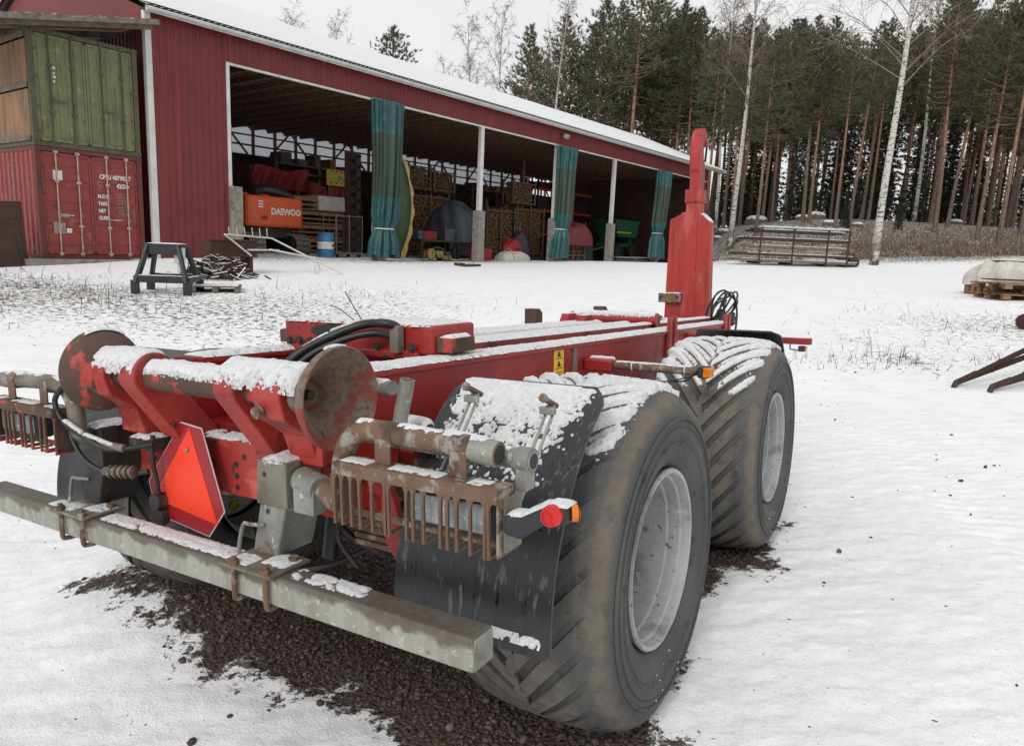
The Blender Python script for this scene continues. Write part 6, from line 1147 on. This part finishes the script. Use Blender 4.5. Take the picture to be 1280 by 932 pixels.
for u, v in ((905, 274), (924, 282), (953, 274), (965, 271), (981, 270), (1003, 281), (1011, 279), (1043, 287), (1060, 289), (1078, 271), (1085, 276), (1127, 265), (1161, 274), (1168, 292), (1184, 283), (1221, 299), (1235, 280), (1249, 296), (1258, 278), (1277, 290), (1300, 296), (1330, 290)):
    x, y = on_ground(u, v); y = min(max(y, 41), 62)+rt.normal()*.8; x = bearing(u, v, y)[0]; k = rnd.randrange(6); taken.append((x, y))
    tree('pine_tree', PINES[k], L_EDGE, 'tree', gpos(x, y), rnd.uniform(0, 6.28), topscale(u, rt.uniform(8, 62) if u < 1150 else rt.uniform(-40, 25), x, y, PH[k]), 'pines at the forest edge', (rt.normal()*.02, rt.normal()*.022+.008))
n = 0
while n < 100:
    y = rt.uniform(47, 112); u = rt.uniform(800, 1420); x = bearing(u, 250, y)[0]
    s_, d_ = (np.array((x, y))-np.array(HP[:2])) @ he, (np.array((x, y))-np.array(HP[:2])) @ hn
    if (s_ < 40 and -3 < d_ < 15) or d_ > 15 and s_ < 25: continue
    if any((x-a)**2+(y-b)**2 < 2.6 for a, b in taken): continue
    taken.append((x, y)); n += 1; k = rnd.randrange(6)
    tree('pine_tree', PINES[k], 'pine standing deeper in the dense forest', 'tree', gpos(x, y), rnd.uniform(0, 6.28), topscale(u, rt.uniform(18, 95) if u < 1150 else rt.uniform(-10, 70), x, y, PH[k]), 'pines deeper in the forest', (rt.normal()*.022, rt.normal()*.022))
n = 0
while n < 56:
    y = rt.uniform(58, 116); u = rt.uniform(790, 1420); x = bearing(u, 250, y)[0]
    s_, d_ = (np.array((x, y))-np.array(HP[:2])) @ he, (np.array((x, y))-np.array(HP[:2])) @ hn
    if (s_ < 42 and -3 < d_ < 16): continue
    if any((x-a)**2+(y-b)**2 < 2. for a, b in taken): continue
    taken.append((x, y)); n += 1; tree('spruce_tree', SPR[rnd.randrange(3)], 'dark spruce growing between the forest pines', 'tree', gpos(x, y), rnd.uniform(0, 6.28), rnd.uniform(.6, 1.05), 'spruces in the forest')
# a few small spruces on the bank
for u, v, sc in ((938, 272, .17), (1055, 285, .22), (1122, 288, .18)): x, y = on_ground(u, v); tree('spruce_sapling', SPR[1], 'small green spruce sapling on the snowy bank', 'sapling', gpos(x, min(y, 60)), rnd.uniform(0, 6), sc, 'saplings on the bank')
# trees rising behind the hall (top pixel given, depth from their usual height)
def behind(name, u, v, y, meshes, H, label, group=None, rz=None):
    x, zt = bearing(u, v, y); g0 = float(gz0(x, y)); sc = (zt-g0)/H; return tree(name, meshes, label, 'tree', (x, y, g0), rnd.uniform(0, 6.28) if rz is None else rz, sc, group)
behind('pine_tree', 490, 33, 62, PINES[5], PH[5], 'lone pine whose crown pokes above the snowy roof')
for u, v, y, k in ((668, 33, 66, 2), (706, 20, 70, 0), (755, 0, 64, 4), (806, -60, 60, 1), (862, 0, 62, 4), (880, 12, 66, 2), (835, 40, 72, 0), (785, 40, 74, 5), (735, 62, 76, 2), (850, 60, 70, 5), (770, 75, 80, 4), (820, 20, 78, 3), (690, 80, 80, 4), (668, 60, 74, 4), (720, 45, 72, 5), (745, 30, 70, 1), (778, 5, 68, 0), (792, 30, 66, 5), (830, -10, 66, 4), (846, 15, 70, 1)):
    behind('pine_tree', u, v, y, PINES[k], PH[k], 'pine rising behind the far end of the hall roof', 'pines behind the hall')
BB = [birch_meshes(71, 17, (.3, .2), .13, .25, twigs=1.2), birch_meshes(72, 17, (-.3, .3), .14, .22, twigs=1.25)]
for u, v, y, k, lb_2 in ((595, 28, 66, 0, 'slender bare birch behind the hall roof farthest from the pines'), (634, 18, 66, 1, 'broad bare birch behind the hall roof between slender birch and pines'), (702, -14, 62, 0, 'tall bare birch behind the hall roof among the pines'), (422, 28, 88, 1, 'small distant bare birch above the roof beside the lone pine'), (552, 84, 92, 1, 'low distant bare tree just topping the roof beside the slender birch'), (372, 24, 95, 0, 'faint distant bare tree topping the roof away from the lone pine')):
    behind('birch_tree', u, v, y, BB[k], 17, lb_2)
# birches at the forest edge: base and a point high on the trunk
def edge_birch(u0, v0, y, u1, v1, r0, seed, label, H=22, cb=.34):
    x, _ = bearing(u0, v0, y); x1, z1 = bearing(u1, v1, y); z0 = float(gz(x, y)); k = (x1-x)/(z1-z0)*H
    b = birch_meshes(seed, H, (k, .4), r0, cb, twigs=1.15); tree('birch_tree', b, label, 'tree', (x, y, z0), 0, 1.)
edge_birch(1092, 331, 38.6, 1142, 8, .19, 81, 'large white birch leaning beside the steel rack pile', 22, .40); edge_birch(914, 286, 48, 950, 10, .16, 82, 'white birch with bare spreading limbs at the corner of the hall', 21, .42); edge_birch(1144, 266, 56, 1166, 100, .13, 83, 'thin white birch stem standing among the pine trunks', 19, .55); edge_birch(896, 268, 56, 905, 150, .10, 84, 'thin pale birch stem close behind the hall end wall', 17, .6)
# ------------------------------------------------------------------ dry grass, weeds, brush
def stalks(pts, h0, h1, w, seed, lean=.35, n=1):
    rg = np.random.RandomState(seed); k = len(pts); a = rg.uniform(0, 6.28, k); L_ = rg.uniform(h0, h1, k); d = np.stack([np.cos(a)*lean*rg.uniform(0, 1, k), np.sin(a)*lean*rg.uniform(0, 1, k), np.ones(k)], -1); P = np.array(pts); b = rg.uniform(0, 6.28, k); U = np.stack([np.cos(b), np.sin(b), 0*b], -1)*w*rg.uniform(.6, 1.3, (k, 1)); M_ = P+d*L_[:, None]*.55; d2 = d.copy(); d2[:, :2] *= 2.2; E_ = M_+d2*L_[:, None]*.45
    V = np.stack([P-U, P+U, M_-U*.7, M_+U*.7, E_], 1).reshape(-1, 3); o = (np.arange(k)*5)[:, None]; F = np.concatenate([o+[0, 1, 3], o+[0, 3, 2], o+[2, 3, 4]]); return V, F, np.repeat(rg.uniform(0, 1, k), 5)
needle_mat('dry_grass', lin((86, 76, 66)), lin((148, 130, 108))); needle_mat('dead_weeds', lin((58, 50, 44)), lin((116, 102, 86)))
rg = np.random.RandomState(5); pts = []
for _ in range(8500):
    u = rg.uniform(900, 1300); y = 39.4+abs(rg.normal())*4.0; x = bearing(u, 300, y)[0]; y += 2.2*float(fbm(x*.3, 1., 8.))+.8
    if y > 52: continue
    wgt = fbm(x*.25, y*.4, 3.) + (.25 if u > 1060 else -.15)
    if wgt > -.02: pts.append(gpos(x, y))
P_ = np.array(pts); V, F, tn = stalks(P_, .08, .40, .022, 3, .9); dg = link('dry_grass', npmesh('dry_grass', V, F, 'dry_grass', False, {'tone': tn}), kind='stuff'); tag(dg, 'tan dry grass on the bank before the forest', 'grass')
pts = []
for _ in range(3200):
    c = rg.uniform()
    if c < .66: x, y = -10.2+rg.normal()*1.7, 12.4+rg.normal()*1.5
    elif c < .76: x, y = -5+rg.normal()*2.5, 13.5+rg.normal()*2
    elif c < .90: x, y = 9.9+rg.normal()*2.0, 13.5+rg.normal()*1.6
    else: x, y = 5.6+rg.normal()*1.5, 9.9+rg.normal()*.35
    if fbm(x*.9, y*.9, 6.) > -.08: pts.append(gpos(x, y))
xy = np.array(pts); V, F, tn = stalks(xy, .04, .20, .005, 8, .9); V2, F2, t2 = stalks(xy[rg.uniform(size=len(xy)) < .05], .25, .5, .005, 9, .45)
V3, F3, t3 = stalks(np.array([gpos(rg.uniform(-2.6, -.9), rg.uniform(.9, 2.2)) for _ in range(26)]), .02, .05, .0012, 10, 1.2)
wd = link('dead_weeds', npmesh('dead_weeds', np.concatenate([V, V2, V3]), np.concatenate([F, F2+len(V), F3+len(V)+len(V2)]), 'dead_weeds', False, {'tone': np.concatenate([tn, t2, t3])}), kind='stuff'); tag(wd, 'brown dead weed stalks poking through the yard snow', 'weeds')
# snow capped boulders on the bank
pm('boulder', lin((112, 106, 100)), lin((84, 78, 74)), 4, .9, 0, [(lin((66, 62, 58)), 9, .55, .7)], .4, 12, .02)
for i, (u, v, sz_) in enumerate(((946, 270, .9), (1020, 274, .8), (1002, 275, .6), (1036, 281, .5), (905, 292, .55), (895, 300, .5), (1195, 276, .7), (1072, 283, .45), (926, 300, .4))):
    x, y = on_ground(u, v); y = min(y, 60); x = bearing(u, v, y)[0]; t = thing('boulder', 'snow capped boulder on the bank before the forest', 'boulder', gpos(x, y, -.1), rnd.uniform(0, 6), 'boulders on the bank')
    m = MB(); blobm(m, sz_, sz_*.8, sz_*.75, i*1.3, 16, 7); m.build('rock', 'boulder', t, smooth=50); m = MB(); blobm(m, sz_*.86, sz_*.7, sz_*.36, i*1.3, 16, 7, sz_*.48); m.build('snow_cap', 'snow', t, smooth=180)
